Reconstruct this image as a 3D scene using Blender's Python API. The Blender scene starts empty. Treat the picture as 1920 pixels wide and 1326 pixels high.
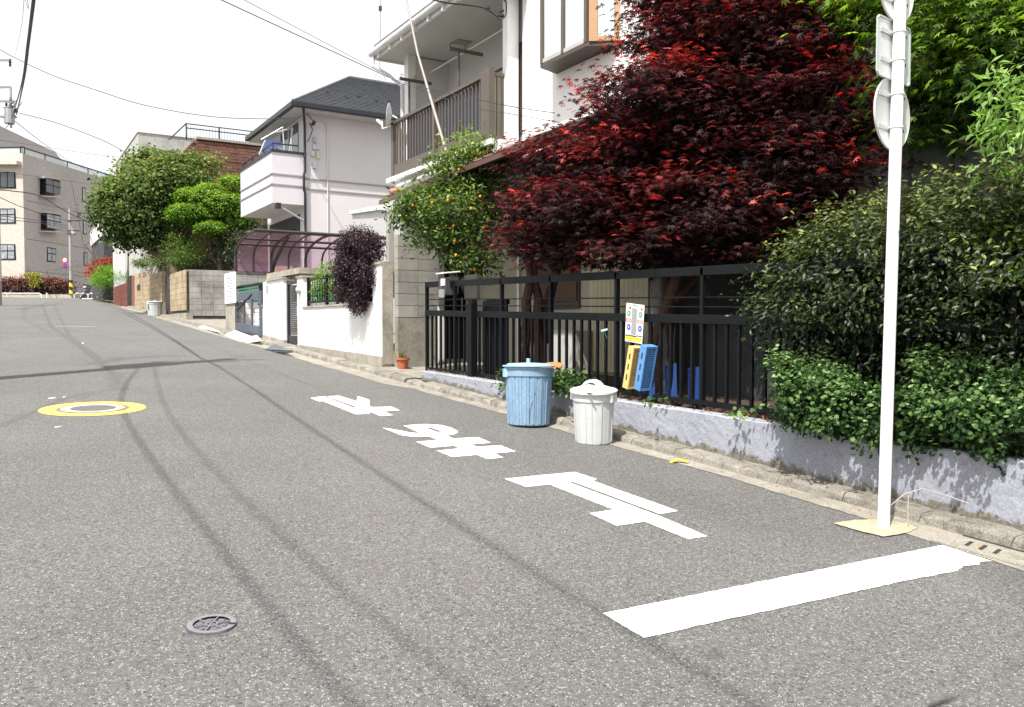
import bpy, math, random
import numpy as np
from mathutils import Vector, Matrix
from mathutils.geometry import tessellate_polygon
random.seed(7); RNG = np.random.default_rng(7)
R = math.radians
S = bpy.context.scene
C = S.collection
# ------------------------------------------------------------------ camera (surveyed from the photograph)
FPX = 1560.0; TH = math.atan(955/1560.0); PT = math.atan(50/1560.0); H = 1.5
cd = bpy.data.cameras.new('camera'); cam = bpy.data.objects.new('camera', cd); C.objects.link(cam)
cd.sensor_width = 36; cd.lens = 36*FPX/1920; cd.clip_start = .05; cd.clip_end = 2000
cam.location = (0, 0, H); cam.rotation_euler = (math.pi/2-PT, 0, -TH)
S.camera = cam
# ------------------------------------------------------------------ world, sun, exposure
SUN_EL, SUN_AZ = R(60), R(239)
w = bpy.data.worlds.new("World"); S.world = w; w.use_nodes = True
nt = w.node_tree; nt.nodes.clear()
sky = nt.nodes.new('ShaderNodeTexSky'); sky.sky_type = 'NISHITA'; sky.sun_disc = False
sky.sun_elevation = SUN_EL; sky.sun_rotation = SUN_AZ; sky.air_density = 1.0; sky.dust_density = 4.0; sky.ozone_density = 1.0
hs = nt.nodes.new('ShaderNodeHueSaturation'); hs.inputs['Saturation'].default_value = .3; hs.inputs['Value'].default_value = 1.35
bgn = nt.nodes.new('ShaderNodeBackground'); bgn.inputs['Strength'].default_value = .10
# thin bright cloud veil over the blue
veil = nt.nodes.new('ShaderNodeMix'); veil.data_type = 'RGBA'; veil.inputs[0].default_value = .45; veil.inputs[7].default_value = (9.0, 9.0, 9.1, 1)
wo = nt.nodes.new('ShaderNodeOutputWorld')
nt.links.new(sky.outputs[0], hs.inputs['Color']); nt.links.new(hs.outputs[0], veil.inputs[6])
nt.links.new(veil.outputs[2], bgn.inputs[0]); nt.links.new(bgn.outputs[0], wo.inputs[0])
sl = bpy.data.lights.new('sun', 'SUN'); sl.energy = 4.6; sl.angle = R(.6); sl.color = (1, .965, .91)
so = bpy.data.objects.new('sun', sl); C.objects.link(so)
sd = Vector((math.sin(SUN_AZ)*math.cos(SUN_EL), math.cos(SUN_AZ)*math.cos(SUN_EL), math.sin(SUN_EL)))
so.rotation_euler = sd.to_track_quat('Z', 'Y').to_euler(); so.location = (-6, -4, 20)
S.view_settings.view_transform = 'Standard'; S.view_settings.look = 'None'
S.view_settings.exposure = .82; S.view_settings.gamma = 1
S.cycles.max_bounces = 8; S.cycles.transparent_max_bounces = 12

# ------------------------------------------------------------------ survey helpers: a sight line cut by a real plane
def ray(px, py):
    x = (px-960)/FPX; y = -(py-663)/FPX
    cp, sp = math.cos(PT), math.sin(PT)
    fw = cp+y*sp; up = y*cp-sp
    return Vector((fw*math.sin(TH)+x*math.cos(TH), fw*math.cos(TH)-x*math.sin(TH), up))
CAM = Vector((0, 0, H))
def aX(px, py, X): r = ray(px, py); return CAM+r*(X/r.x)
def aY(px, py, Y): r = ray(px, py); return CAM+r*(Y/r.y)
def aD(px, py, d):
    r = ray(px, py); return CAM+r*(d/(r.x*math.sin(TH)+r.y*math.cos(TH)))
def aP(px, py, P0, n): r = ray(px, py); return CAM+r*((P0-CAM).dot(n)/r.dot(n))
def rz(y):
    if y < 46: return .055*y
    if y < 114: t = y-46; return 2.53+.055*t-.055/136*t*t
    return 4.40
def aR(px, py, dz=0):
    r = ray(px, py); lo, hi = 0, 400
    for _ in range(60):
        m = (lo+hi)/2
        if H+r.z*m-rz(r.y*m)-dz > 0: lo = m
        else: hi = m
    return CAM+r*lo

# ------------------------------------------------------------------ materials
def nodes(m):
    m.use_nodes = True; t = m.node_tree; b = t.nodes['Principled BSDF']; return t, b
def N(t, ty, **k):
    n = t.nodes.new(ty)
    for a, v in k.items():
        if a.startswith('_'): setattr(n, a[1:], v)
        else: n.inputs[a].default_value = v
    return n
def c4(c): return (c[0], c[1], c[2], 1)
def noise(t, co, scale, detail=5, rough=.6, dist=0, stretch=None):
    n = N(t, 'ShaderNodeTexNoise', Scale=scale, Detail=detail, Roughness=rough, Distortion=dist)
    if stretch:
        mp = N(t, 'ShaderNodeMapping'); mp.inputs['Scale'].default_value = stretch
        t.links.new(co, mp.inputs[0]); co = mp.outputs[0]
    t.links.new(co, n.inputs['Vector']); return n.outputs['Fac']
def ramp(t, f, a, b, ca=(0, 0, 0, 1), cb=(1, 1, 1, 1)):
    r = t.nodes.new('ShaderNodeValToRGB'); r.color_ramp.elements[0].position = a; r.color_ramp.elements[1].position = b
    r.color_ramp.elements[0].color = ca; r.color_ramp.elements[1].color = cb
    t.links.new(f, r.inputs[0]); return r.outputs[0]
def mix(t, f, a, b, mode='MIX'):
    m = t.nodes.new('ShaderNodeMix'); m.data_type = 'RGBA'; m.blend_type = mode
    for i, v in ((0, f), (6, a), (7, b)):
        if isinstance(v, (int, float)): m.inputs[i].default_value = v
        elif isinstance(v, tuple): m.inputs[i].default_value = c4(v)
        else: t.links.new(v, m.inputs[i])
    return m.outputs[2]
def coords(t, world=False):
    if world: return t.nodes.new('ShaderNodeNewGeometry').outputs['Position']
    return t.nodes.new('ShaderNodeTexCoord').outputs['Object']
MATS = {}
def M(name, col, rough=.8, var=.2, scale=3, fine=0, fscale=80, dirt=None, dscale=2, damt=.5, streak=0, bump=0, bscale=60, metal=0, spec=.4, world=True, piece=0, alpha=None):
    if name in MATS: return MATS[name]
    m = bpy.data.materials.new(name); t, b = nodes(m); co = coords(t, world)
    out = mix(t, ramp(t, noise(t, co, scale), .3, .7), tuple(c*(1-var) for c in col), tuple(min(1, c*(1+var*.5)) for c in col))
    if fine: out = mix(t, fine, out, ramp(t, noise(t, co, fscale, 3), .3, .7), 'OVERLAY')
    if dirt:
        f = ramp(t, noise(t, co, dscale, 8, .7), .5, .72)
        mm = N(t, 'ShaderNodeMath', _operation='MULTIPLY'); t.links.new(f, mm.inputs[0]); mm.inputs[1].default_value = damt
        out = mix(t, mm.outputs[0], out, dirt)
    if streak:
        f = ramp(t, noise(t, co, 2.2, 6, .65, 0, (4, 4, .35)), .5, .8)
        mm = N(t, 'ShaderNodeMath', _operation='MULTIPLY'); t.links.new(f, mm.inputs[0]); mm.inputs[1].default_value = streak
        out = mix(t, mm.outputs[0], out, dirt or tuple(c*.45 for c in col))
    if piece:
        oi = t.nodes.new('ShaderNodeObjectInfo')
        mr = N(t, 'ShaderNodeMapRange'); mr.inputs['To Min'].default_value = 1-piece; mr.inputs['To Max'].default_value = 1+piece*.6
        t.links.new(oi.outputs['Random'], mr.inputs['Value'])
        v = N(t, 'ShaderNodeHueSaturation'); t.links.new(out, v.inputs['Color']); t.links.new(mr.outputs[0], v.inputs['Value']); out = v.outputs[0]
    t.links.new(out, b.inputs['Base Color'])
    b.inputs['Roughness'].default_value = rough; b.inputs['Metallic'].default_value = metal; b.inputs['Specular IOR Level'].default_value = spec
    if bump:
        bp = N(t, 'ShaderNodeBump', Strength=bump, Distance=.01); t.links.new(noise(t, co, bscale, 6, .7), bp.inputs['Height']); t.links.new(bp.outputs[0], b.inputs['Normal'])
    MATS[name] = m; return m
def leafmat(name, stops, rough=.45, trans=.35, spec=.4):
    m = bpy.data.materials.new(name); t, b = nodes(m)
    a = t.nodes.new('ShaderNodeAttribute'); a.attribute_name = 'var'
    r = t.nodes.new('ShaderNodeValToRGB'); t.links.new(a.outputs['Fac'], r.inputs[0])
    el = r.color_ramp.elements
    while len(el) < len(stops): el.new(.5)
    for e, (p, c) in zip(el, stops): e.position = p; e.color = c4(c)
    t.links.new(r.outputs[0], b.inputs['Base Color']); b.inputs['Roughness'].default_value = rough; b.inputs['Specular IOR Level'].default_value = spec
    tr = t.nodes.new('ShaderNodeBsdfTranslucent'); ms = t.nodes.new('ShaderNodeMixShader'); ms.inputs[0].default_value = trans
    hsv = N(t, 'ShaderNodeHueSaturation', Saturation=1.15, Value=1.5); t.links.new(r.outputs[0], hsv.inputs['Color']); t.links.new(hsv.outputs[0], tr.inputs[0])
    t.links.new(b.outputs[0], ms.inputs[1]); t.links.new(tr.outputs[0], ms.inputs[2]); t.links.new(ms.outputs[0], t.nodes['Material Output'].inputs[0])
    return m
def glassmat(name, col, rough=.08, mixf=.25, tint=(1, 1, 1)):
    m = bpy.data.materials.new(name); t, b = nodes(m); b.inputs['Base Color'].default_value = c4(col); b.inputs['Roughness'].default_value = rough; b.inputs['Specular IOR Level'].default_value = .8
    tr = t.nodes.new('ShaderNodeBsdfTransparent'); tr.inputs[0].default_value = c4(tint)
    ms = t.nodes.new('ShaderNodeMixShader'); ms.inputs[0].default_value = mixf
    t.links.new(tr.outputs[0], ms.inputs[1]); t.links.new(b.outputs[0], ms.inputs[2]); t.links.new(ms.outputs[0], t.nodes['Material Output'].inputs[0]); return m

white_stucco = M('white_stucco', (.88, .87, .85), .9, .05, 1.5, dirt=(.5, .48, .43), dscale=1.1, damt=.25, bump=.25, bscale=120)
white_wallm = M('white_wall_paint', (.86, .85, .82), .85, .04, 1, dirt=(.45, .44, .4), dscale=.8, damt=.3, streak=.12, bump=.2, bscale=90)
grey_stucco = M('grey_stucco', (.56, .548, .54), .9, .05, .8, streak=.08, bump=.25, bscale=110)
cream_wall = M('cream_wall', (.42, .39, .31), .9, .08, 1, streak=.1)
white_paint = M('white_paint', (.78, .78, .76), .5, .05, 3)
white_trim = M('white_trim', (.66, .66, .65), .55, .1, 3, dirt=(.35, .34, .31), damt=.3)
soffit = M('soffit_board', (.50, .50, .48), .8, .08, 2)
blackm = M('black_metal', (.0045, .0055, .007), .5, .3, 6, spec=.2, bump=.05, bscale=200)
black2 = M('black_slat', (.005, .006, .007), .55, .3, 6, spec=.25)
brownm = M('bronze_aluminium', (.10, .082, .066), .45, .1, 4)
darkroof = M('slate_roof', (.13, .135, .145), .75, .12, 3, fine=.15, fscale=8)
gutterdk = M('dark_gutter', (.02, .022, .028), .4, .2, 3)
concrete = M('old_concrete', (.36, .33, .27), .95, .25, 2.5, fine=.3, fscale=60, dirt=(.09, .085, .07), dscale=1.8, damt=.7, streak=.35, bump=.5, bscale=50)
concrete_l = M('pale_concrete', (.26, .24, .20), .95, .2, 3, fine=.4, fscale=90, dirt=(.10, .088, .07), dscale=5, damt=.8, bump=.5, bscale=90)
kerbm = M('kerb_concrete', (.235, .218, .185), .95, .3, 6, fine=.5, fscale=110, dirt=(.055, .05, .042), dscale=7, damt=.95, bump=1.0, bscale=70, piece=.12)
blockm = M('concrete_block', (.31, .30, .265), .95, .2, 2, fine=.3, fscale=120, dirt=(.11, .105, .09), dscale=1.3, damt=.7, streak=.3, bump=.4, bscale=150, piece=.16)
blockm2 = M('pale_block', (.37, .36, .34), .95, .2, 2, fine=.3, fscale=120, dirt=(.08, .08, .075), dscale=.9, damt=.85, streak=.4, bump=.4, bscale=150, piece=.16)
sandblock = M('sand_block', (.40, .31, .2), .95, .2, 2, fine=.3, fscale=100, dirt=(.14, .11, .08), dscale=1.5, damt=.6, streak=.3, bump=.4, bscale=150, piece=.15)
jointm = M('mortar', (.12, .115, .1), .95, .2, 5)
mortar_dk = M('dark_mortar', (.07, .065, .058), .95, .2, 5)
soil = M('leaf_litter_soil', (.06, .042, .028), 1, .5, 14, fine=.6, fscale=60, dirt=(.12, .06, .03), dscale=18, damt=.8, bump=1, bscale=40)
groundm = M('packed_ground', (.13, .115, .095), 1, .3, .7, fine=.4, fscale=30)
bark = M('bark', (.10, .07, .05), .95, .4, 12, bump=.8, bscale=40)
barkred = M('maple_bark', (.10, .055, .04), .9, .4, 12, bump=.6, bscale=40)
barkpale = M('pale_bark', (.22, .21, .19), .95, .5, 10, bump=.8, bscale=30)
grey_metal = M('grey_metal', (.35, .36, .37), .45, .1, 4, metal=.5)
galv = M('galvanised', (.5, .51, .52), .5, .1, 4, metal=.4)
polewhite = M('pole_white', (.9, .9, .9), .35, .03, 3)
signback = M('sign_back', (.62, .63, .62), .45, .06, 3, metal=.25)
redm = M('red_paint', (.6, .02, .02), .5, .1, 3)
bluem = M('blue_paint', (.03, .05, .45), .5, .1, 3)
greenm = M('green_paint', (.02, .3, .09), .5, .1, 3)
yellowm = M('yellow_paint', (.75, .5, .04), .6, .1, 3)
inkm = M('ink', (.03, .03, .03), .7, .1, 3)
bluebin = M('blue_plastic', (.20, .31, .43), .5, .12, 4, fine=.15, fscale=40, dirt=(.30, .42, .56), dscale=5, damt=.3, streak=.15, bump=.1, bscale=200)
bluelid = M('blue_lid_plastic', (.28, .46, .60), .42, .06, 4, dirt=(.25, .38, .48), dscale=6, damt=.4)
whitebin = M('white_plastic', (.53, .545, .535), .5, .06, 4, fine=.1, fscale=60, dirt=(.42, .43, .41), dscale=5, damt=.4, streak=.25)
whitelid = M('white_lid_plastic', (.68, .68, .66), .45, .05, 4, dirt=(.4, .4, .37), dscale=7, damt=.3)
cableblk = M('cable_black', (.03, .028, .035), .6, .1, 3)
terracotta = M('terracotta', (.42, .13, .06), .85, .15, 12)
wood_warm = M('tan_frame', (.42, .25, .13), .5, .12, 5)
apt_l = M('apartment_tile_sunlit', (.48, .425, .37), .9, .04, .25, fine=.12, fscale=3, streak=.08)  # tile colour lightened and warmed as the sunlit face
apt_r = M('apartment_tile_shaded', (.41, .385, .36), .9, .04, .3, fine=.12, fscale=3, streak=.15)  # same tile greyed and darkened as the face in shade
brickm = M('red_brick', (.20, .065, .045), .9, .3, 8, piece=.3)
brownt = M('brown_tile', (.155, .075, .052), .85, .3, 2.5, piece=.3)
glassdk = M('dark_glass', (.035, .04, .045), .08, .2, 1, spec=.9)
glasslt = M('pale_window_glass', (.55, .62, .66), .1, .1, 1, spec=.9)
curtain = M('curtain', (.55, .56, .56), .9, .15, 4)
creamsh = M('cream_shutter', (.55, .50, .33), .7, .1, 3)
bambo = M('brown_screen', (.12, .08, .055), .9, .3, 20)
steel = M('steel_plate', (.09, .10, .11), .6, .3, 5, dirt=(.2, .19, .17), dscale=5, damt=.5, bump=.3, bscale=90)
lattice = M('white_board', (.85, .86, .86), .6, .03, 4)
purple = glassmat('purple_polycarbonate', (.72, .47, .65), .3, .34, (.93, .78, .88))
pinkpave = M('pink_paving', (.33, .22, .19), .9, .1, 2)
greypanel = M('blue_grey_sheet', (.075, .10, .145), .45, .12, 3)
clothb = M('blue_cloth', (.12, .16, .36), .9, .2, 8)
greenwall = M('green_panel', (.10, .30, .17), .7, .1, 2)

# asphalt: aggregate, broad wear, stains and painted shadows from a vertex attribute
def asphalt():
    m = bpy.data.materials.new('asphalt'); t, b = nodes(m); co = coords(t, True)
    base = mix(t, ramp(t, noise(t, co, .55, 6, .6), .3, .7), (.101, .099, .095), (.130, .127, .121))
    base = mix(t, .5, base, ramp(t, noise(t, co, 45, 4, .75), .25, .75), 'OVERLAY')
    vo = N(t, 'ShaderNodeTexVoronoi', Scale=210.); t.links.new(co, vo.inputs['Vector'])
    sp = t.nodes.new('ShaderNodeSeparateColor'); t.links.new(vo.outputs['Color'], sp.inputs[0])
    base = mix(t, .55, base, ramp(t, sp.outputs[0], .0, 1., (.25, .25, .25, 1), (.76, .76, .76, 1)), 'OVERLAY')
    base = mix(t, ramp(t, sp.outputs[1], .95, .97), base, (.36, .355, .34))
    vo2 = N(t, 'ShaderNodeTexVoronoi', Scale=100.); t.links.new(co, vo2.inputs['Vector'])
    sp2 = t.nodes.new('ShaderNodeSeparateColor'); t.links.new(vo2.outputs['Color'], sp2.inputs[0])
    base = mix(t, ramp(t, sp2.outputs[1], .965, .975), base, (.25, .24, .22))
    base = mix(t, ramp(t, sp2.outputs[0], .95, .97), base, (.05, .05, .048))
    # reddish-brown and mossy patches
    pt = ramp(t, noise(t, co, .8, 7, .7), .56, .75); mm = N(t, 'ShaderNodeMath', _operation='MULTIPLY'); t.links.new(pt, mm.inputs[0]); mm.inputs[1].default_value = .35
    base = mix(t, mm.outputs[0], base, (.12, .098, .082))
    a = t.nodes.new('ShaderNodeAttribute'); a.attribute_name = 'stain_shadow'
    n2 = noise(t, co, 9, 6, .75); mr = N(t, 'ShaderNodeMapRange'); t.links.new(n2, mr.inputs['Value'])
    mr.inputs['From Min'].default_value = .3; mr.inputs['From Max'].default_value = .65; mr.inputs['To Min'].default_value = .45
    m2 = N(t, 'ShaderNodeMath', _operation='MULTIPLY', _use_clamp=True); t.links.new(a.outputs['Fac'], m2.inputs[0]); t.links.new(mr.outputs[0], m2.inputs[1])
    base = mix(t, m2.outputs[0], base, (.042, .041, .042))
    a3 = t.nodes.new('ShaderNodeAttribute'); a3.attribute_name = 'crack'
    base = mix(t, a3.outputs['Fac'], base, (.015, .015, .014))
    t.links.new(base, b.inputs['Base Color']); b.inputs['Roughness'].default_value = .88; b.inputs['Specular IOR Level'].default_value = .35
    bp = N(t, 'ShaderNodeBump', Strength=.7, Distance=.006); t.links.new(vo.outputs['Distance'], bp.inputs['Height']); t.links.new(bp.outputs[0], b.inputs['Normal'])
    return m
asph = asphalt()
def paintmat(name, col):
    m = bpy.data.materials.new(name); t, b = nodes(m); co = coords(t, True)
    f = ramp(t, noise(t, co, 60, 6, .8), .66, .74)
    g = ramp(t, noise(t, co, 3, 5, .7), .25, .8)
    mm = N(t, 'ShaderNodeMath', _operation='MULTIPLY'); t.links.new(f, mm.inputs[0]); t.links.new(g, mm.inputs[1])
    out = mix(t, mm.outputs[0], col, (.3, .29, .27)); out = mix(t, ramp(t, noise(t, co, 6), .35, .7), tuple(c*.9 for c in col), out)
    t.links.new(out, b.inputs['Base Color']); b.inputs['Roughness'].default_value = .75
    bp = N(t, 'ShaderNodeBump', Strength=.35, Distance=.004); t.links.new(noise(t, co, 110, 4), bp.inputs['Height']); t.links.new(bp.outputs[0], b.inputs['Normal'])
    return m
roadwhite = paintmat('road_paint_white', (.80, .80, .78)); roadyellow = paintmat('road_paint_yellow', (.80, .60, .10))

# ------------------------------------------------------------------ object helpers
WL = {}
def setp(o, label=None, cat=None, group=None, kind=None):
    for k, v in (('label', label), ('category', cat), ('group', group), ('kind', kind)):
        if v: o[k] = v
    return o
def thing(name, label, cat, loc=(0, 0, 0), group=None, rot=0, kind=None):
    o = bpy.data.objects.new(name, None); C.objects.link(o); o.location = loc; o.rotation_euler = (0, 0, rot); o.empty_display_size = .2
    WL[o.name] = Matrix.Translation(loc) @ Matrix.Rotation(rot, 4, 'Z')
    return setp(o, label, cat, group, kind)
def wm(p): return WL.get(p.name, Matrix.Identity(4)) if p is not None else Matrix.Identity(4)
class MB:
    def __init__(s): s.v = []; s.f = []
    def add(s, vs, fs):
        o = len(s.v); s.v += [tuple(v) for v in vs]; s.f += [tuple(i+o for i in f) for f in fs]; return s
    def box(s, x0, y0, z0, x1, y1, z1):
        if x0 > x1: x0, x1 = x1, x0
        if y0 > y1: y0, y1 = y1, y0
        if z0 > z1: z0, z1 = z1, z0
        return s.add([(x0,y0,z0),(x1,y0,z0),(x1,y1,z0),(x0,y1,z0),(x0,y0,z1),(x1,y0,z1),(x1,y1,z1),(x0,y1,z1)],
                     [(0,3,2,1),(4,5,6,7),(0,1,5,4),(1,2,6,5),(2,3,7,6),(3,0,4,7)])
    def beam(s, a, b, w, h, up=(0, 0, 1)):   # box from a to b, width w (sideways), height h
        a = Vector(a); b = Vector(b); d = (b-a).normalized(); u = Vector(up)
        sd_ = d.cross(u)
        if sd_.length < 1e-4: sd_ = Vector((1, 0, 0))
        sd_.normalize(); u = sd_.cross(d).normalized(); sd_ *= w/2; u = u*h/2
        vs = [a-sd_-u, a+sd_-u, a+sd_+u, a-sd_+u, b-sd_-u, b+sd_-u, b+sd_+u, b-sd_+u]
        return s.add(vs, [(0,1,2,3),(7,6,5,4),(0,4,5,1),(1,5,6,2),(2,6,7,3),(3,7,4,0)])
    def tube(s, pts, rad, n=8, cap=True):
        pts = [Vector(p) for p in pts]; k = len(pts)
        rs = rad if isinstance(rad, (list, tuple)) else [rad]*k
        o = len(s.v); prev = None
        for i, p in enumerate(pts):
            d = (pts[min(i+1, k-1)]-pts[max(i-1, 0)]).normalized()
            if prev is None: a = d.orthogonal().normalized()
            else:
                a = prev-d*prev.dot(d)
                a = a.normalized() if a.length > 1e-5 else d.orthogonal().normalized()
            prev = a; b = d.cross(a)
            for j in range(n):
                an = 2*math.pi*j/n; s.v.append(tuple(p+(a*math.cos(an)+b*math.sin(an))*rs[i]))
        for i in range(k-1):
            for j in range(n):
                j2 = (j+1) % n; s.f.append((o+i*n+j, o+i*n+j2, o+(i+1)*n+j2, o+(i+1)*n+j))
        if cap: s.f.append(tuple(o+j for j in range(n))[::-1]); s.f.append(tuple(o+(k-1)*n+j for j in range(n)))
        return s
    def lathe(s, prof, n=40, c=(0, 0, 0), mod=None, capb=True, capt=True):
        o = len(s.v); k = len(prof)
        for i, (r, z) in enumerate(prof):
            for j in range(n):
                a = 2*math.pi*j/n; rr = r*(mod(a, i) if mod else 1); s.v.append((c[0]+rr*math.cos(a), c[1]+rr*math.sin(a), c[2]+z))
        for i in range(k-1):
            for j in range(n):
                j2 = (j+1) % n; s.f.append((o+i*n+j, o+i*n+j2, o+(i+1)*n+j2, o+(i+1)*n+j))
        if capb: s.f.append(tuple(o+j for j in range(n))[::-1])
        if capt: s.f.append(tuple(o+(k-1)*n+j for j in range(n)))
        return s
    def prism(s, poly, vec, holes=()):       # polygon (3D points) extruded by vec
        lists = [[Vector(p) for p in poly]]+[[Vector(p) for p in h] for h in holes]
        flat = [p for l in lists for p in l]; tris = tessellate_polygon(lists); vec = Vector(vec); n = len(flat)
        fs = []
        nv = Vector((0, 0, 0))
        for a, b, c in tris[:]: nv += (flat[b]-flat[a]).cross(flat[c]-flat[a])
        for a, b, c in tris:
            nn = (flat[b]-flat[a]).cross(flat[c]-flat[a])
            if nn.dot(vec) > 0: a, b, c = a, c, b
            fs.append((a, b, c)); fs.append((c+n, b+n, a+n))
        o = 0
        for l in lists:
            k = len(l)
            for i in range(k): fs.append((o+i, o+(i+1) % k, o+(i+1) % k+n, o+i+n))
            o += k
        return s.add(flat+[p+vec for p in flat], fs)
    def sheet(s, poly, holes=()):
        lists = [[Vector(p) for p in poly]]+[[Vector(p) for p in h] for h in holes]
        flat = [p for l in lists for p in l]; fs = []
        for a, b, c in tessellate_polygon(lists):
            if (flat[b]-flat[a]).cross(flat[c]-flat[a]).z < 0: a, b, c = a, c, b
            fs.append((a, b, c))
        return s.add(flat, fs)
    def mesh(s, name, mat, smooth=False, inv=None):
        me = bpy.data.meshes.new(name)
        vs = s.v if inv is None else [tuple(inv @ Vector(v)) for v in s.v]
        me.from_pydata(vs, [], s.f); me.update()
        if mat: me.materials.append(mat)
        if smooth: me.polygons.foreach_set('use_smooth', [True]*len(me.polygons))
        return me
    def build(s, name, mat, parent=None, smooth=False, bevel=0, local=False, **k):
        inv = None if (parent is None or local) else wm(parent).inverted()
        o = bpy.data.objects.new(name, s.mesh(name, mat, smooth, inv)); C.objects.link(o)
        if parent is not None: o.parent = parent; WL[o.name] = wm(parent)
        if bevel:
            bv = o.modifiers.new('b', 'BEVEL'); bv.width = bevel; bv.segments = 2; bv.limit_method = 'ANGLE'; bv.angle_limit = R(40)
        if smooth: 
            try: o.data.set_sharp_from_angle(angle=R(38))
            except Exception: pass
        return setp(o, **k)
def bx(name, mat, parent, x0, y0, z0, x1, y1, z1, **k): return MB().box(x0, y0, z0, x1, y1, z1).build(name, mat, parent, **k)
def piece(name, me, parent, loc, rot=(0, 0, 0), scale=(1, 1, 1)):
    o = bpy.data.objects.new(name, me); C.objects.link(o)
    if parent is not None:
        o.parent = parent; m = wm(parent).inverted(); loc = m @ Vector(loc)
    o.location = loc; o.rotation_euler = rot; o.scale = scale; return o
def copy_tree(o, parent=None):
    c = o.copy(); C.objects.link(c); c.parent = parent
    for ch in list(o.children): copy_tree(ch, c)
    return c

# ------------------------------------------------------------------ foliage
MAPLE_V = [(0, 0, 0)]; MAPLE_F = []
for k in range(7):
    a = R(-129+43*k); L = [.55, .82, .98, 1.08, .98, .82, .55][k]; o = len(MAPLE_V)
    MAPLE_V += [(.42*L*math.cos(a-R(17)), .42*L*math.sin(a-R(17)), .03), (L*math.cos(a), L*math.sin(a), -.2*L), (.42*L*math.cos(a+R(17)), .42*L*math.sin(a+R(17)), .03)]
    MAPLE_F += [(0, o, o+1), (0, o+1, o+2)]
MAPLE_V = np.array(MAPLE_V)
OVAL_V = np.array([(0, 0, 0), (.35, .2, .05), (.35, -.2, .05), (.7, .17, .02), (.7, -.17, .02), (1, 0, -.12), (.35, 0, 0), (.7, 0, -.04)])
OVAL_F = [(0, 6, 1), (0, 2, 6), (6, 7, 3), (6, 3, 1), (6, 2, 4), (6, 4, 7), (7, 5, 3), (7, 4, 5)]
SLIM_V = np.array([(0, 0, 0), (.45, .13, .03), (.45, -.13, .03), (1, 0, -.15), (.45, 0, 0)])
SLIM_F = [(0, 4, 1), (0, 2, 4), (4, 3, 1), (4, 2, 3)]
QUAD_V = np.array([(0, 0, 0), (.5, .3, .05), (.5, -.3, .05), (1, 0, -.08)]); QUAD_F = [(0, 2, 1), (1, 2, 3)]
LOBE_V = np.array([(0, 0, 0), (.3, .18, 0), (.35, .42, -.05), (.6, .2, 0), (.75, .38, -.05), (1, 0, -.1), (.75, -.38, -.05), (.6, -.2, 0), (.35, -.42, -.05), (.3, -.18, 0)])
LOBE_F = [(0, 9, 1), (1, 9, 7), (1, 7, 3), (1, 3, 2), (9, 8, 7), (3, 7, 5), (3, 5, 4), (7, 6, 5)]
def leafmesh(name, P, nrm, size, tv, tf, mat, parent=None, var=None, tipdir=None, **k):
    n = len(P); nrm = nrm/np.maximum(np.linalg.norm(nrm, axis=1, keepdims=True), 1e-6)
    rd = RNG.normal(size=(n, 3)) if tipdir is None else tipdir+RNG.normal(size=(n, 3))*.5
    u = rd-nrm*np.sum(rd*nrm, 1, keepdims=True); u /= np.maximum(np.linalg.norm(u, axis=1, keepdims=True), 1e-6)
    v = np.cross(nrm, u); size = np.asarray(size).reshape(-1, 1, 1)*np.ones((n, 1, 1))
    tv = np.asarray(tv, float); K = len(tv)
    V = P[:, None, :]+size*(tv[None, :, 0:1]*u[:, None, :]+tv[None, :, 1:2]*v[:, None, :]+tv[None, :, 2:3]*nrm[:, None, :])
    if parent is not None:
        inv = np.array(wm(parent).inverted()); V = V @ inv[:3, :3].T + inv[:3, 3]
    F = (np.array(tf)[None]+(np.arange(n)*K)[:, None, None]).reshape(-1, 3)
    me = bpy.data.meshes.new(name); me.vertices.add(n*K); me.vertices.foreach_set('co', V.reshape(-1).astype(np.float32))
    me.loops.add(len(F)*3); me.loops.foreach_set('vertex_index', F.reshape(-1).astype(np.int32))
    me.polygons.add(len(F)); me.polygons.foreach_set('loop_start', np.arange(0, len(F)*3, 3, dtype=np.int32)); me.polygons.foreach_set('loop_total', np.full(len(F), 3, np.int32))
    me.update(calc_edges=True)
    if var is None: var = RNG.random(n)
    at = me.attributes.new('var', 'FLOAT', 'POINT'); at.data.foreach_set('value', np.repeat(np.clip(var, 0, 1), K).astype(np.float32))
    me.materials.append(mat)
    o = bpy.data.objects.new(name, me); C.objects.link(o)
    if parent is not None: o.parent = parent
    o['kind'] = 'stuff'; return setp(o, **k)
def crown(blobs, ncl, per, spread, flat=.5, shell=(.55, 1.03), upb=.25, inner=.12):
    """leaf positions in clusters on and in a union of ellipsoids; returns P, outward, cluster height fraction, cluster rand"""
    bc = np.array([b[0] for b in blobs], float); br = np.array([b[1] if hasattr(b[1], '__len__') else (b[1],)*3 for b in blobs], float)
    wgt = (br[:, 0]*br[:, 2]); wgt = wgt/wgt.sum()
    idx = RNG.choice(len(blobs), ncl, p=wgt); d = RNG.normal(size=(ncl, 3)); d[:, 2] += upb; d /= np.linalg.norm(d, axis=1, keepdims=True)
    rr = RNG.uniform(shell[0]**2, shell[1]**2, ncl)**.5; mi = RNG.random(ncl) < inner; rr[mi] = RNG.uniform(.1, .6, mi.sum())
    cc = bc[idx]+d*br[idx]*rr[:, None]
    cr = RNG.random(ncl)
    P = np.repeat(cc, per, 0)+RNG.normal(size=(ncl*per, 3))*np.array([spread, spread, spread*flat])
    hf = (cc[:, 2]-(bc[:, 2]-br[:, 2]).min())/((bc[:, 2]+br[:, 2]).max()-(bc[:, 2]-br[:, 2]).min())
    return P, np.repeat(d, per, 0), np.repeat(hf, per), np.repeat(cr, per), cc, idx
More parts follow.
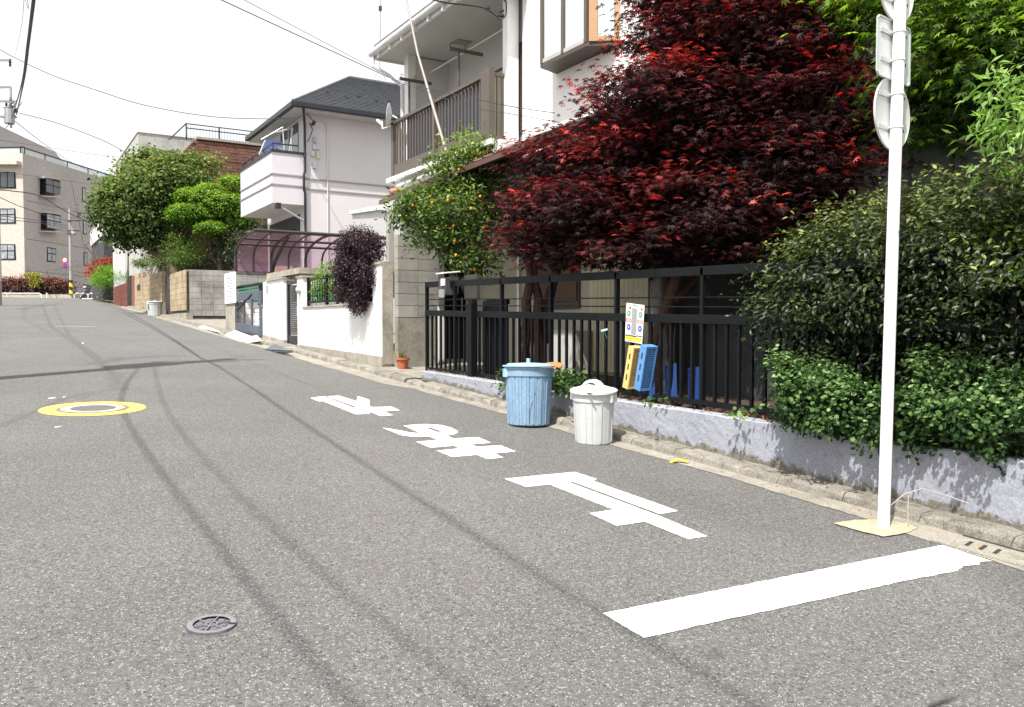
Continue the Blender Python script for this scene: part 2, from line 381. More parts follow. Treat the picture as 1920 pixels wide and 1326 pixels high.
def wig(a, b, n=5, amp=.08, sag=0):
    a = Vector(a); b = Vector(b); L = (b-a).length; out = []
    for i in range(n+1):
        t = i/n; p = a.lerp(b, t)
        if 0 < i < n: p += Vector(random.uniform(-1, 1) for _ in range(3))*amp*L*.5
        p.z += sag*math.sin(math.pi*t)*L; out.append(p)
    return out
def limbs(parent, base, top, blobs, r0, mat, cc=None, idx=None, ntw=60, name='trunk', tw=.012):
    mb = MB(); tp = wig(base, top, 5, .06); mb.tube(tp, [r0*(1-.45*i/5) for i in range(6)], 10); mb.build(name, mat, parent, smooth=True)
    lb = MB()
    for b in blobs:
        s = tp[random.randint(3, 5)]; c = Vector(b[0]); lb.tube(wig(s, c, 5, .12), [r0*.45*(1-.13*i) for i in range(6)], 6)
    if cc is not None:
        for j in RNG.choice(len(cc), min(ntw, len(cc)), replace=False):
            lb.tube(wig(blobs[idx[j]][0], cc[j], 4, .15), [tw, tw*.85, tw*.7, tw*.55, tw*.4], 4, cap=False)
    lb.build('branches', mat, parent, smooth=True, kind='stuff')

# ================================================================== SETTING
# ---- ground sheet (slopes with the street)
def sheet_profile(name, x0, x1, ys, mat, dz, kind='structure', parent=None):
    mb = MB(); 
    for i, y in enumerate(ys): mb.v += [(x0, y, rz(y)+dz), (x1, y, rz(y)+dz)]
    for i in range(len(ys)-1): mb.f.append((2*i, 2*i+1, 2*i+3, 2*i+2))
    return mb.build(name, mat, parent, kind=kind)
YS = [-60, -20, 0, 20, 46]+list(range(50, 116, 4))+[160, 400, 900]
sheet_profile('ground', -300, 500, YS, groundm, -.06)
# road near part: fine mesh carrying stains and painted shadows
def poly_px(pts, dz=0): return [aR(px, py, dz) for px, py in pts]
def road_mesh(name, x0, x1, y0, y1, nx, ny, stains_shadows, cracks):
    xs = np.linspace(x0, x1, nx); ys = y0+(y1-y0)*np.linspace(0, 1, ny)**1.6
    X, Y = np.meshgrid(xs, ys); Z = np.vectorize(rz)(Y)
    V = np.stack([X, Y, Z], -1).reshape(-1, 3); st = np.zeros(len(V)); ck = np.zeros(len(V))
    def segd(P, pts, wid, soft):
        out = np.zeros(len(P))
        for i in range(len(pts)-1):
            a = np.array(pts[i][:2]); b = np.array(pts[i+1][:2]); ab = b-a; L = max((ab@ab), 1e-9)
            t = np.clip(((P[:, :2]-a)@ab)/L, 0, 1); q = a+t[:, None]*ab; d = np.linalg.norm(P[:, :2]-q, axis=1)
            out = np.maximum(out, np.clip(1-(d-wid)/soft, 0, 1))
        return out
    for pts, wid, soft, amt in stains_shadows: st = np.maximum(st, segd(V, [aR(*p) for p in pts], wid*.8, soft*.6)*amt*.8)
    for pts, wid in cracks: ck = np.maximum(ck, segd(V, [aR(*p) for p in pts], wid, wid*1.2))
    i = np.arange(nx-1)[None, :]+np.arange(ny-1)[:, None]*nx; F = np.stack([i, i+1, i+1+nx, i+nx], -1).reshape(-1, 4)
    me = bpy.data.meshes.new(name); me.vertices.add(len(V)); me.vertices.foreach_set('co', V.reshape(-1).astype(np.float32))
    me.loops.add(len(F)*4); me.loops.foreach_set('vertex_index', F.reshape(-1).astype(np.int32)); me.polygons.add(len(F))
    me.polygons.foreach_set('loop_start', np.arange(0, len(F)*4, 4, dtype=np.int32)); me.polygons.foreach_set('loop_total', np.full(len(F), 4, np.int32)); me.update(calc_edges=True)
    for nm, a in (('stain_shadow', st), ('crack', ck)): me.attributes.new(nm, 'FLOAT', 'POINT').data.foreach_set('value', a.astype(np.float32))
    me.materials.append(asph); o = bpy.data.objects.new(name, me); C.objects.link(o); o['kind'] = 'structure'; return o
stains_shadows = [([(1320,1230),(1345,1222),(1352,1232)], .015, .03, .7),
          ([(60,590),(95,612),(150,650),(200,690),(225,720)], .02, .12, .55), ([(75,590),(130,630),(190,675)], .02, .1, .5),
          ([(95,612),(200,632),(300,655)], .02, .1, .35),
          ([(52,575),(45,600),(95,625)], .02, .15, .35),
          ([(175,683),(225,673),(300,668),(335,668)], .10, .25, .5), ([(215,700),(225,730)], .1, .2, .35),  # pole and transformer shadow painted in as a dark blotch
          ([(0,800),(60,775),(120,748),(170,735)], .02, .12, .5), ([(150,748),(215,727)], .01, .08, .45),  # shadows of crossing wires painted in as weak dark streaks
          ([(0,712),(120,700),(200,690),(300,688)], .02, .1, .35),  # line of the pole's shadow painted into the road colour
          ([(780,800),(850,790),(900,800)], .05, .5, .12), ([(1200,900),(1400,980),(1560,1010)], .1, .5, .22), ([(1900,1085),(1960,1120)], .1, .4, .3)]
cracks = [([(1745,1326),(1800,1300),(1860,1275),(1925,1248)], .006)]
road_mesh('road', -.9, 5.1, 1.2, 46, 200, 520, stains_shadows, cracks)
sheet_profile('road', -.9, 5.1, [-30, -10, 0, 1.2], asph, 0)
for ob in [o for o in C.objects if o.name.startswith('road.')]: 
    for nm in ('stain_shadow', 'crack'): ob.data.attributes.new(nm, 'FLOAT', 'POINT')
sheet_profile('road', -.9, 4.86, list(range(46, 100, 3))+[100], asph, 0)
sheet_profile('road', -5.5, -.9, [-30, 0, 20, 46]+list(range(50, 100, 5))+[100], asph, -.002)
MB().add([(-60, 100, rz(100)), (60, 100, rz(100)), (60, 116, 4.4), (-60, 116, 4.4)], [(0, 1, 2, 3)]).build('crossing_road', asph, kind='structure')
# ---- gutter strip
gm = MB(); ys = list(np.arange(-2, 46, .08)); EY = [-2, 2.4, 2.65, 3.15, 3.4, 4, 5, 6.3, 8.4, 10.3, 10.9, 11.7, 13, 14.7, 17.5, 23, 46]; EX = [4.84, 4.84, 4.87, 4.90, 4.98, 4.99, 5.05, 5.02, 5.06, 5.03, 5.05, 4.86, 4.90, 4.86, 4.93, 4.88, 4.9]
xe = [float(np.interp(y, EY, EX))+RNG.uniform(-.008, .008)+.006*math.sin(y*7) for y in ys]
for x, y in zip(xe, ys):
    gm.v += [(x, y, rz(y)+.004), ((x+5.22)/2, y, rz(y)+.005), (5.22, y, rz(y)+.009)]
for i in range(len(ys)-1):
    for j in (0, 1): gm.f.append((3*i+j, 3*i+j+1, 3*i+j+4, 3*i+j+3))
gm.build('gutter', concrete_l, kind='structure')
# ---- kerb of separate stones
kerb = thing('kerb', None, None, (5.2, 0, 0), kind='structure')
def kerb_mesh(seed):
    rr = random.Random(seed); mb = MB(); L = .594; n = 8
    prof = [(0, -.12), (.005, 0), (.022, .055), (.045, .075), (.2, .085), (.24, .08), (.24, -.12)]
    for i in range(n+1):
        y = -L/2+L*i/n
        e = .012 if i in (0, n) else 0
        for j, (x, z) in enumerate(prof):
            jx = rr.uniform(-.005, .005) if j in (1, 2, 3) else 0; jz = rr.uniform(-.006, .004) if j in (2, 3, 4) else 0
            mb.v.append((x+jx+(e*.6 if j < 4 else 0), y, z+jz-(e*.6 if j in (2, 3, 4) else 0)))
    k = len(prof)
    for i in range(n):
        for j in range(k-1): mb.f.append((i*k+j, i*k+j+1, (i+1)*k+j+1, (i+1)*k+j))
    mb.f.append(tuple(range(k))[::-1]); mb.f.append(tuple(n*k+j for j in range(k)))
    return mb.mesh('kerb_stone', kerbm, smooth=False)
kms = [kerb_mesh(i) for i in range(5)]
y = 0.0; i = 0
while y < 45:
    if not (11.38 < y < 11.98):
        piece('kerb_stone', kms[i % 5], kerb, (5.2+random.uniform(-.004, .004), y, rz(y)+random.uniform(-.004, .004)), (math.atan(.055), 0, random.uniform(-.006, .006)))
    else: piece('kerb_stone', kms[i % 5], kerb, (5.24, y, rz(y)-.035), (math.atan(.055)+.05, 0, .03))
    y += .6; i += 1
# ---- footing strip behind the kerb and garden ground
GZ = lambda y: .60+.021*y if y < 11.6 else .8435+.055*(y-11.6)
gd = MB(); yy = [-6, 0, 3, 6, 9, 11.6]
for i, y in enumerate(yy): gd.v += [(5.52, y, GZ(y)-.03), (9.5, y, GZ(y)+.02)]
for i in range(len(yy)-1): gd.f.append((2*i, 2*i+1, 2*i+3, 2*i+2))
gd.build('garden_soil', soil, kind='structure')
ap = MB(); ap.add([(5.42, 11.62, rz(11.62)+.075), (9, 11.62, .86), (9, 13.2, .9), (5.42, 13.2, rz(13.2)+.085)], [(0, 1, 2, 3)]).build('entrance_paving', concrete_l, kind='structure')
dv = MB(); dv.add([(5.43, 18.0, rz(18)+.08), (9, 18.0, rz(18)+.15), (9, 33.5, rz(33)+.15), (5.43, 33.5, rz(33.5)+.08)], [(0, 1, 2, 3)]).build('driveway', concrete_l, kind='structure')
MB().add([(5.43, 33.5, rz(33.5)+.08), (30, 33.5, 2.2), (30, 60, 3.4), (5.43, 60, rz(60)+.05)], [(0, 1, 2, 3)]).build('yard_ground', groundm, kind='structure')

# ================================================================== ROAD MARKINGS
def mark(name, label, cat, pts, ox, oy, sc, mat, holes=(), group=None, dz=.004):
    P = [aR(ox+x/sc, oy+y/sc, dz) for x, y in pts]; Hh = [[aR(ox+x/sc, oy+y/sc, dz) for x, y in h] for h in holes]
    def rag(L):
        out = []
        for a, b in zip(L, L[1:]+L[:1]):
            n = max(1, int((b-a).length/.03))
            for i in range(n):
                p = a.lerp(b, i/n)
                if i: p += Vector((random.uniform(-1, 1), random.uniform(-1, 1), 0))*.0035
                p.z = rz(p.y)+dz; out.append(p)
        return out
    mb = MB(); mb.sheet(rag(P), [rag(h) for h in Hh]); return mb.build(name, mat, None, label=label, cat=cat, group=group)
mark('road_character', 'white painted hiragana character on the road farthest from the stop line, reading re', 'road marking',
     [(110,155),(340,127),(380,133),(410,148),(900,335),(940,332),(905,300),(430,135),(425,125),(630,115),(950,215),(965,122),(1175,190),(1180,300),(1240,322),(1560,312),(1730,378),(1440,398),(1605,465),(1380,482),(1185,405),(1175,440),(930,450),(340,213),(270,220)], 570, 730, 9.6, roadwhite)
mark('road_character', 'white painted hiragana character with a loop and two crossbars, middle of the three', 'road marking',
     [(110,148),(320,182),(480,215),(610,222),(385,125),(520,110),(700,105),(880,118),(1000,150),(1080,190),(1090,210),(1040,238),(935,252),(1035,290),(1345,272),(1515,345),(1245,365),(1345,395),(1635,377),(1830,455),(1560,483),(1670,535),(1470,555),(1335,500),(1010,528),(815,445),(1105,418),(1040,383),(735,408),(550,332),(825,308),(725,265),(600,268),(480,265),(340,243)],
     700, 780, 6.857, roadwhite, holes=[[(665,148),(740,148),(790,165),(885,200),(830,208)]])
mark('road_character', 'large white painted kanji for stop, the road character nearest the stop line', 'road marking',
     [(75,130),(690,70),(885,133),(850,148),(1600,412),(1440,440),(680,157),(640,160),(1450,462),(1855,632),(1690,660),(1305,505),(1060,542),(820,433),(1030,400),(470,180),(265,202)], 930, 870, 4.683, roadwhite)
mark('stop_line', 'broad white painted stop line with ragged edge ending at the gutter', 'stop line',
     [(1130,1150),(1767,1022),(1860,1052),(1835,1053),(1838,1058),(1806,1061),(1796,1070),(1700,1088),(1500,1132),(1340,1166),(1207,1196)], 0, 0, 1, roadwhite)
# yellow ring and manhole
mc = Vector((.86, 10.46, rz(10.46)))
def ringpts(c, r, n=56, dz=.004, ph=0): return [Vector((c.x+r*math.cos(2*math.pi*i/n+ph), c.y+r*math.sin(2*math.pi*i/n+ph), rz(c.y+r*math.sin(2*math.pi*i/n+ph))+dz)) for i in range(n)]
def annulus(c, r0, r1, dz, n=56):
    mb = MB(); mb.v = ringpts(c, r0, n, dz)+ringpts(c, r1, n, dz)
    mb.f = [(i, n+i, n+(i+1) % n, (i+1) % n) for i in range(n)]; return mb
o = annulus(mc, .376, .545, .004).build('painted_ring', roadyellow, None, label='yellow painted ring on the asphalt around the big manhole', cat='road marking')
mh = thing('manhole_cover', 'round cast iron manhole cover with white rim inside the yellow painted ring', 'manhole cover', mc)
rustring = M('rusty_frame', (.20, .15, .12), .9, .3, 10)
iron = M('cast_iron', (.13, .13, .14), .6, .3, 14, metal=.3, fine=.3, fscale=60)
annulus(mc, .331, .376, .003).build('frame', rustring, mh)
annulus(mc, .300, .330, .007).build('rim', M('worn_white_rim', (.42, .40, .42), .7, .2, 20), mh); annulus(mc, .262, .299, .008).build('yellow_ring', M('worn_yellow', (.55, .45, .22), .7, .25, 20), mh)
annulus(mc, .236, .261, .009).build('inner_ring', M('pale_rim', (.5, .48, .45), .7, .2, 20), mh)
cv = MB(); cv.v = ringpts(mc, .236, 40, .006)+[Vector((mc.x, mc.y, mc.z+.006))]; cv.f = [(i, (i+1) % 40, 40) for i in range(40)]; cv.build('lid', iron, mh)
st = MB()
for ix in range(-11, 12):
    for iy in range(-11, 12):
        x = ix*.021+(iy % 2)*.01; yv = iy*.021
        if x*x+yv*yv < .225**2: z = rz(mc.y+yv); st.box(mc.x+x-.006, mc.y+yv-.006, z+.006, mc.x+x+.006, mc.y+yv+.006, z+.012)
st.build('stud_pattern', M('stud_iron', (.25, .24, .26), .6, .2, 9), mh, kind='stuff')
# small valve cover
vc = Vector((.752, 3.72, rz(3.72)))
vt = thing('valve_cover', 'small grey cast iron valve cover with spokes in the near road', 'valve cover', vc)
ironl = M('valve_iron', (.20, .20, .22), .5, .2, 20, metal=.2)
annulus(vc, .078, .102, .012, 48).build('rim', ironl, vt)
sk = MB(); a0 = ringpts(vc, .102, 48, .012); b0 = ringpts(vc, .104, 48, -.002); sk.v = a0+b0; sk.f = [(i, (i+1) % 48, 48+(i+1) % 48, 48+i) for i in range(48)]; sk.build('edge', iron, vt)
pl = MB(); pl.v = ringpts(vc, .078, 40, .003)+[vc+Vector((0, 0, .003))]; pl.f = [(i, (i+1) % 40, 40) for i in range(40)]; pl.build('plate', iron, vt)
annulus(vc, .020, .026, .0115, 24).build('hub_ring', ironl, vt)
for k in range(6):
    a = R(60*k+58); d = Vector((math.cos(a), math.sin(a), 0)); a1 = vc+d*.025; b1 = vc+d*.079; a1.z = rz(a1.y)+.008; b1.z = rz(b1.y)+.008
    MB().beam(a1, b1, .005, .007).build('spoke', ironl, vt)
fl = MB()
for k in range(6):
    a = R(60*k+88); c = vc+Vector((math.cos(a), math.sin(a), 0))*.053
    for q in range(5):
        b = R(72*q+k*20); p = c+Vector((math.cos(b), math.sin(b), 0))*.007; p.z = rz(p.y)+.0065; fl.lathe([(.0045, -.003), (.0045, .002), (.002, .003)], 8, p)
for q in range(6):
    b = R(60*q); p = vc+Vector((math.cos(b), math.sin(b), 0))*.009; p.z = rz(p.y)+.007; fl.lathe([(.004, -.003), (.004, .002)], 6, p)
fl.build('flower_relief', ironl, vt, kind='stuff')
kp = vc+Vector((.088*math.cos(R(-32+0)), .088*math.sin(R(-32)), .0)); MB().beam(kp+Vector((-.013, .006, .0135-.0)), kp+Vector((.013, -.006, .0125)), .009, .003).build('key_slot', inkm, vt)
# drain slots plate near the kerb
dc = aR(1832, 1012)
dt = thing('drain_cover', 'concrete gutter drain cover with three dark slots below the kerb at right', 'drain cover', dc)
dc.x = 5.02
dp = MB(); x0, x1 = 4.90, 5.17; y0, y1 = 2.35, 3.0
dp.add([(x0, y0, rz(y0)+.012), (x1, y0, rz(y0)+.012), (x1, y1, rz(y1)+.012), (x0, y1, rz(y1)+.012), (x0, y0, rz(y0)-.05), (x1, y0, rz(y0)-.05), (x1, y1, rz(y1)-.05), (x0, y1, rz(y1)-.05)],
       [(0,1,2,3),(0,4,5,1),(1,5,6,2),(2,6,7,3),(3,7,4,0)]); dp.build('plate', concrete_l, dt)
for k in range(3):
    yv = 2.83-k*.085; MB().add([(4.98, yv, rz(yv)+.014), (5.10, yv+.03, rz(yv+.03)+.014), (5.10, yv+.055, rz(yv+.055)+.014), (4.98, yv+.025, rz(yv+.025)+.014)], [(0,1,2,3)]).build('slot', inkm, dt)
dl = MB(); dl.add([(5.175, 1.9, rz(1.9)+.014), (5.198, 1.9, rz(1.9)+.014), (5.198, 2.98, rz(2.98)+.014), (5.175, 2.98, rz(2.98)+.012)], [(0,1,2,3)]); dl.build('joint_gap', inkm, dt)
# ---- low painted retaining wall under the fence (with worn base)
def wallmat():
    m = bpy.data.materials.new('lilac_grey_paint'); t, b = nodes(m); co = coords(t, True)
    base = mix(t, ramp(t, noise(t, co, 1.6, 6), .3, .7), (.25, .26, .30), (.31, .32, .365))
    base = mix(t, ramp(t, noise(t, co, 3, 6, .7, 0, (1, 2.2, .3)), .62, .75), base, (.42, .43, .47))
    base = mix(t, .2, base, ramp(t, noise(t, co, 70, 3), .3, .7), 'OVERLAY')
    a = t.nodes.new('ShaderNodeAttribute'); a.attribute_name = 'h'
    n = noise(t, co, 7, 8, .72)
    ad = N(t, 'ShaderNodeMath', _operation='ADD'); t.links.new(a.outputs['Fac'], ad.inputs[0])
    mu = N(t, 'ShaderNodeMath', _operation='MULTIPLY'); t.links.new(n, mu.inputs[0]); mu.inputs[1].default_value = .36; t.links.new(mu.outputs[0], ad.inputs[1])
    f = ramp(t, ad.outputs[0], .235, .262, (1, 1, 1, 1), (0, 0, 0, 1))
    mould = mix(t, ramp(t, noise(t, co, 30, 6, .8), .35, .65), (.06, .055, .045), (.22, .2, .16))
    base = mix(t, f, base, mould)
    f2 = ramp(t, noise(t, co, 14, 6, .8), .68, .73); base = mix(t, f2, base, (.2, .2, .2))
    n3 = N(t, 'ShaderNodeTexVoronoi', Scale=1.6, _feature='DISTANCE_TO_EDGE'); 
    dn = t.nodes.new('ShaderNodeVectorMath'); dn.operation = 'ADD'; nn = N(t, 'ShaderNodeTexNoise', Scale=5.); t.links.new(co, nn.inputs['Vector']); t.links.new(co, dn.inputs[0]); t.links.new(nn.outputs['Color'], dn.inputs[1]); t.links.new(dn.outputs[0], n3.inputs['Vector'])
    base = mix(t, ramp(t, n3.outputs['Distance'], .003, .006, (.75, .75, .75, 1), (0, 0, 0, 1)), base, (.12, .12, .12))
    t.links.new(base, b.inputs['Base Color']); b.inputs['Roughness'].default_value = .85
    bp = N(t, 'ShaderNodeBump', Strength=.5, Distance=.01); t.links.new(noise(t, co, 25, 6), bp.inputs['Height']); t.links.new(bp.outputs[0], b.inputs['Normal'])
    return m
wmat = wallmat()
wt = lambda y: .614+.0192*y   # wall top height
lw = MB(); ys = list(np.arange(-3, 11.46, .06)); hs_ = []
NR = 9
for y in ys:
    zb = rz(y)+.06
    for j in range(NR):
        z = zb+(wt(y)-.012-zb)*j/(NR-1); lw.v.append((5.40+random.uniform(-.002, .002)+.01*math.sin(y*1.3), y, z+(random.uniform(-.004, .004) if j == NR-1 else 0))); hs_.append(z-zb)
    lw.v.append((5.412+random.uniform(-.002, .002)+.01*math.sin(y*1.3), y, wt(y)+random.uniform(-.003, .003))); hs_.append(.5)
    lw.v.append((5.55, y, wt(y))); hs_.append(.5)
    lw.v.append((5.55, y, zb-.2)); hs_.append(.5)
K = NR+3
for i in range(len(ys)-1):
    for j in range(K-1): lw.f.append((i*K+j, (i+1)*K+j, (i+1)*K+j+1, i*K+j+1))
lw.f.append(tuple((len(ys)-1)*K+j for j in range(K)))
lwt = lw.build('low_wall', wmat, None, label='low lilac-grey painted retaining wall under the black fence, mouldy along its base', cat='wall', smooth=False)
lwt.data.attributes.new('h', 'FLOAT', 'POINT').data.foreach_set('value', hs_)

# ================================================================== BLACK FENCE
fz = lambda y, a, b: a+(b-a)*(y-4.6)/(11.68-4.6)
MID = lambda y: fz(y, 1.545, 1.715); TOP = lambda y: fz(y, 2.0, 2.15); BOT = lambda y: fz(y, .775, .86)
fence = thing('garden_fence', 'black metal garden fence with vertical bars standing on the low lilac-grey wall', 'fence', (5.6, 7, wt(7)))
Y0, Y1 = 1.2, 11.68
def rail(fn, hh, ww, ya, yb, name='rail', x=5.6): MB().beam((x, ya, fn(ya)), (x, yb, fn(yb)), ww, hh).build(name, blackm, fence, bevel=.003)
rail(TOP, .085, .05, Y0, Y1); rail(MID, .085, .055, Y0, Y1); rail(BOT, .045, .045, Y0, Y1)
rail(lambda y: MID(y)+.115, .014, .014, Y0, Y1, 'wire_rail'); rail(lambda y: MID(y)+.205, .014, .014, Y0, Y1, 'wire_rail')
for y in (11.66, 10.72, 9.4, 8.25, 7.0, 5.72, 4.35, 2.9): MB().box(5.575, y-.02, wt(y)-.02, 5.625, y+.02, TOP(y)+.03).build('post', blackm, fence, bevel=.003)
MB().box(5.50, 10.06, wt(10)-.05, 5.60, 10.18, 1.83).build('gate_post', blackm, fence, bevel=.004)
barm = MB().box(-.014, -.014, -.5, .014, .014, .5).mesh('bar', blackm)
y = Y0+.07
while y < Y1-.05:
    if not any(abs(y-q) < .05 for q in (11.66, 10.72, 9.4, 8.25, 7.0, 5.72, 4.35, 2.9)):
        h = MID(y)-BOT(y); piece('bar', barm, fence, (5.6, y, BOT(y)+h/2), scale=(1, 1, h))
    y += .148
# dark folded gate leaf just behind the fence
gate = thing('folded_gate', 'black slatted gate leaf standing folded behind the fence near its left end', 'gate', (5.75, 9.7, .82))
bx('frame', blackm, gate, 5.68, 9.98, .84, 5.73, 10.06, 1.86); bx('frame', blackm, gate, 5.68, 9.42, 1.80, 5.73, 9.98, 1.87); bx('frame', blackm, gate, 5.68, 9.42, .84, 5.73, 9.98, .90)
slm = MB().box(-.012, -.032, -.45, .012, .032, .45).mesh('slat', black2)
for k in range(7): piece('slat', slm, gate, (5.705, 9.47+k*.078, 1.35))
# mailbox / intercom on the fence
ib = thing('mailbox', 'small grey metal mailbox with a white tilted lid on the black fence top rail', 'mailbox', (5.6, 10.95, 2.05))
MB().box(5.50, 10.84, 1.97, 5.72, 11.06, 2.22).build('body', M('box_dark', (.06, .06, .06), .5, .1, 4), ib, bevel=.006)
MB().beam((5.46, 10.95, 2.28), (5.74, 10.95, 2.31), .25, .02).build('lid', white_paint, ib, bevel=.004)
bx('face_plate', grey_metal, ib, 5.485, 10.86, 1.93, 5.50, 11.03, 2.05); bx('nameplate', white_paint, ib, 5.47, 10.84, 2.10, 5.498, 10.93, 2.20)
bx('backing', M('olive_plate', (.05, .047, .04), .8, .1, 4), ib, 5.75, 10.35, 1.90, 5.80, 10.72, 2.25)

# ================================================================== BINS
def hatch(prof_scale): pass
def bin_(name, label, loc, rb, rt, h, mb_, ml, kind, rot=0, tilt=0, nrib=16):
    t = thing(name, label, 'bin', loc, rot=rot)
    n = 96
    n = nrib*10
    def mod(a, i):
        if i in (1, 2, 3, 4):
            ph = (a*nrib/(2*math.pi)+.001) % 1; k_ = int(a*nrib/(2*math.pi)+.001) % 2
            if kind == 'blue': return (.962 if ph < .08 else 1.0) - (.006 if k_ else 0)
            return (.985 if ph < .1 else 1.0) - (.018 if k_ else 0)
        return 1
    b = MB().lathe([(rb*.94, 0), (rb, .012), (rb+(rt-rb)*.45, h*.45), (rb+(rt-rb)*.8, h*.795), (rb+(rt-rb)*.8, h*.80), (rt*1.015, h*.82), (rt*1.02, h*.93), (rt*1.06, h*.94), (rt*1.06, h*.965), (rt*.98, h*.965), ((rb+(rt-rb)*.5)*.9, h*.5), (rb*.88, .02)], n, (0, 0, 0), mod, True, True)
    b.build('body', mb_, t, smooth=False, local=True)
    for s in (0, 1):
        a = math.pi*s+.35; hd = MB(); c, s_ = math.cos(a), math.sin(a); rr = rt*1.10
        def tr(x, y, z): return (x*c-y*s_, x*s_+y*c, z)
        vs = [tr(x, y, z) for z in (h*.80, h*.94) for x, y in ((rt*.98, -.07), (rr, -.055), (rr, .055), (rt*.98, .07))]
        hd.add(vs, [(0,1,5,4),(1,2,6,5),(2,3,7,6),(0,3,2,1),(4,5,6,7)]).build('side_handle', ml, t, local=True, bevel=.004)
    R_ = rt*1.13
    zt0 = h*.80; sl_ = math.atan2(rt-rb, h); rbm_ = MB().box(-.004, -.006, -.5, .004, .006, .5).mesh('rib', mb_)
    for q_ in range(nrib):
        a = 2*math.pi*(q_+.5)/nrib; rm = rb+(rt-rb)*.42; o_ = bpy.data.objects.new('rib', rbm_); C.objects.link(o_); o_.parent = t
        o_.location = ((rm+.002)*math.cos(a), (rm+.002)*math.sin(a), zt0/2+.008); o_.rotation_euler = (0, math.atan2((rt-rb)*.8, zt0), a); o_.scale = (1, 1, zt0-.03)
    if kind == 'blue':
        ld = MB().lathe([(R_*.97, h*.972), (R_, h*.975), (R_, h*.993), (R_*.97, h*1.0), (R_*.86, h*.997), (R_*.82, h*1.022), (R_*.78, h*1.03), (0.01, h*1.045)], 64, capb=True)
        l = ld.build('lid', ml, t, smooth=True, local=True)
        for dx in (-.045, .045): MB().box(-.012, dx-.008, h*1.035, .02, dx+.008, h*1.09).build('handle', ml, l, local=True)
        MB().box(-.014, -.055, h*1.085, .022, .055, h*1.112).build('handle', ml, l, local=True, bevel=.003)
    else:
        ld = MB().lathe([(R_*.97, h*.965), (R_, h*.97), (R_, h*1.0), (R_*.95, h*1.015), (R_*.80, h*1.025), (R_*.60, h*1.06), (0.01, h*1.085)], 64)
        l = ld.build('lid', ml, t, smooth=True, local=True)
        # arched handle with an opening: two feet and an arch
        ar = MB(); P = [(-.13, 0, h*1.035), (-.10, 0, h*1.10), (-.05, 0, h*1.155), (0, 0, h*1.17), (.05, 0, h*1.155), (.10, 0, h*1.10), (.13, 0, h*1.035)]
        for a_, b_ in zip(P[:-1], P[1:]): ar.beam(a_, b_, .07, .028)
        ar.build('handle', ml, l, local=True, bevel=.006)
        MB().box(-.07, -.03, h*1.05, .07, .03, h*1.095).build('handle_base', ml, l, local=True, bevel=.006)
        for s in (-1, 1): MB().box(s*.14-.05, -R_*.86, h*.995, s*.14+.05, -R_*.80, h*1.012).build('lid_slot', inkm, l, local=True)
        for k, a in enumerate((-.6, -1.5)): pass
    t.rotation_euler = (tilt, tilt*.6, rot); return t
pB = aR(991, 797); blue_bin = bin_('waste_bin', 'big ribbed light-blue plastic bin with lid standing at the kerb, cracked on its side', (pB.x, pB.y, rz(pB.y)+.002), .225, .258, .655, bluebin, bluelid, 'blue', rot=R(140), nrib=18)
blue_bin.rotation_euler = (math.atan(.055)*.8, 0, R(140))
crk = MB(); a0 = R(240)-R(140)
pts = []
for k, (da, z) in enumerate([(0.02, .02), (.0, .10), (.02, .18), (.10, .26), (.16, .30), (.17, .33), (.22, .36)]):
    r = .2255+(.258-.225)*z/.655+.0; a = a0+da*1.2; pts.append((r*math.cos(a), r*math.sin(a), z))
crk.tube(pts, .0025, 4).build('crack', inkm, blue_bin, local=True)
pW = aR(1113, 829); white_bin = bin_('waste_bin', 'smaller off-white plastic bin with domed handle lid in front of the blue crates', (pW.x, pW.y, rz(pW.y)+.002), .183, .208, .52, whitebin, whitelid, 'white', rot=R(-8), nrib=8)
white_bin.rotation_euler = (math.atan(.055), R(3), R(277))
for z_, s_ in ((.0, 0),): pass
# grey oval lid lying behind the blue bin
fb = aR(301, 593); far_bin = bin_('waste_bin', 'grey plastic bin with lid by the wooden gate far up the street', (5.06, fb.y, rz(fb.y)), .24, .28, .56, M('grey_plastic', (.5, .51, .5), .6, .15, 4, streak=.3), M('grey_lid', (.58, .60, .62), .5, .1, 4), 'blue')
bx('sticker', M('sticker_blue', (.2, .5, .7), .6), far_bin, 4.78, fb.y-.16, rz(fb.y)+.30, 4.80, fb.y-.06, rz(fb.y)+.42)
ol = MB().lathe([(.12, 0), (.125, .01), (.12, .02), (.01, .028)], 32, (0, 0, 0)); ot = ol.build('orange_lid', M('orange_plastic', (.5, .2, .08), .5), None, smooth=True, label='thin orange round lid behind the blue bin lid', cat='lid'); q = aX(1035, 688, 5.38); ot.location = q; ot.rotation_euler = (R(10), R(-12), 0)

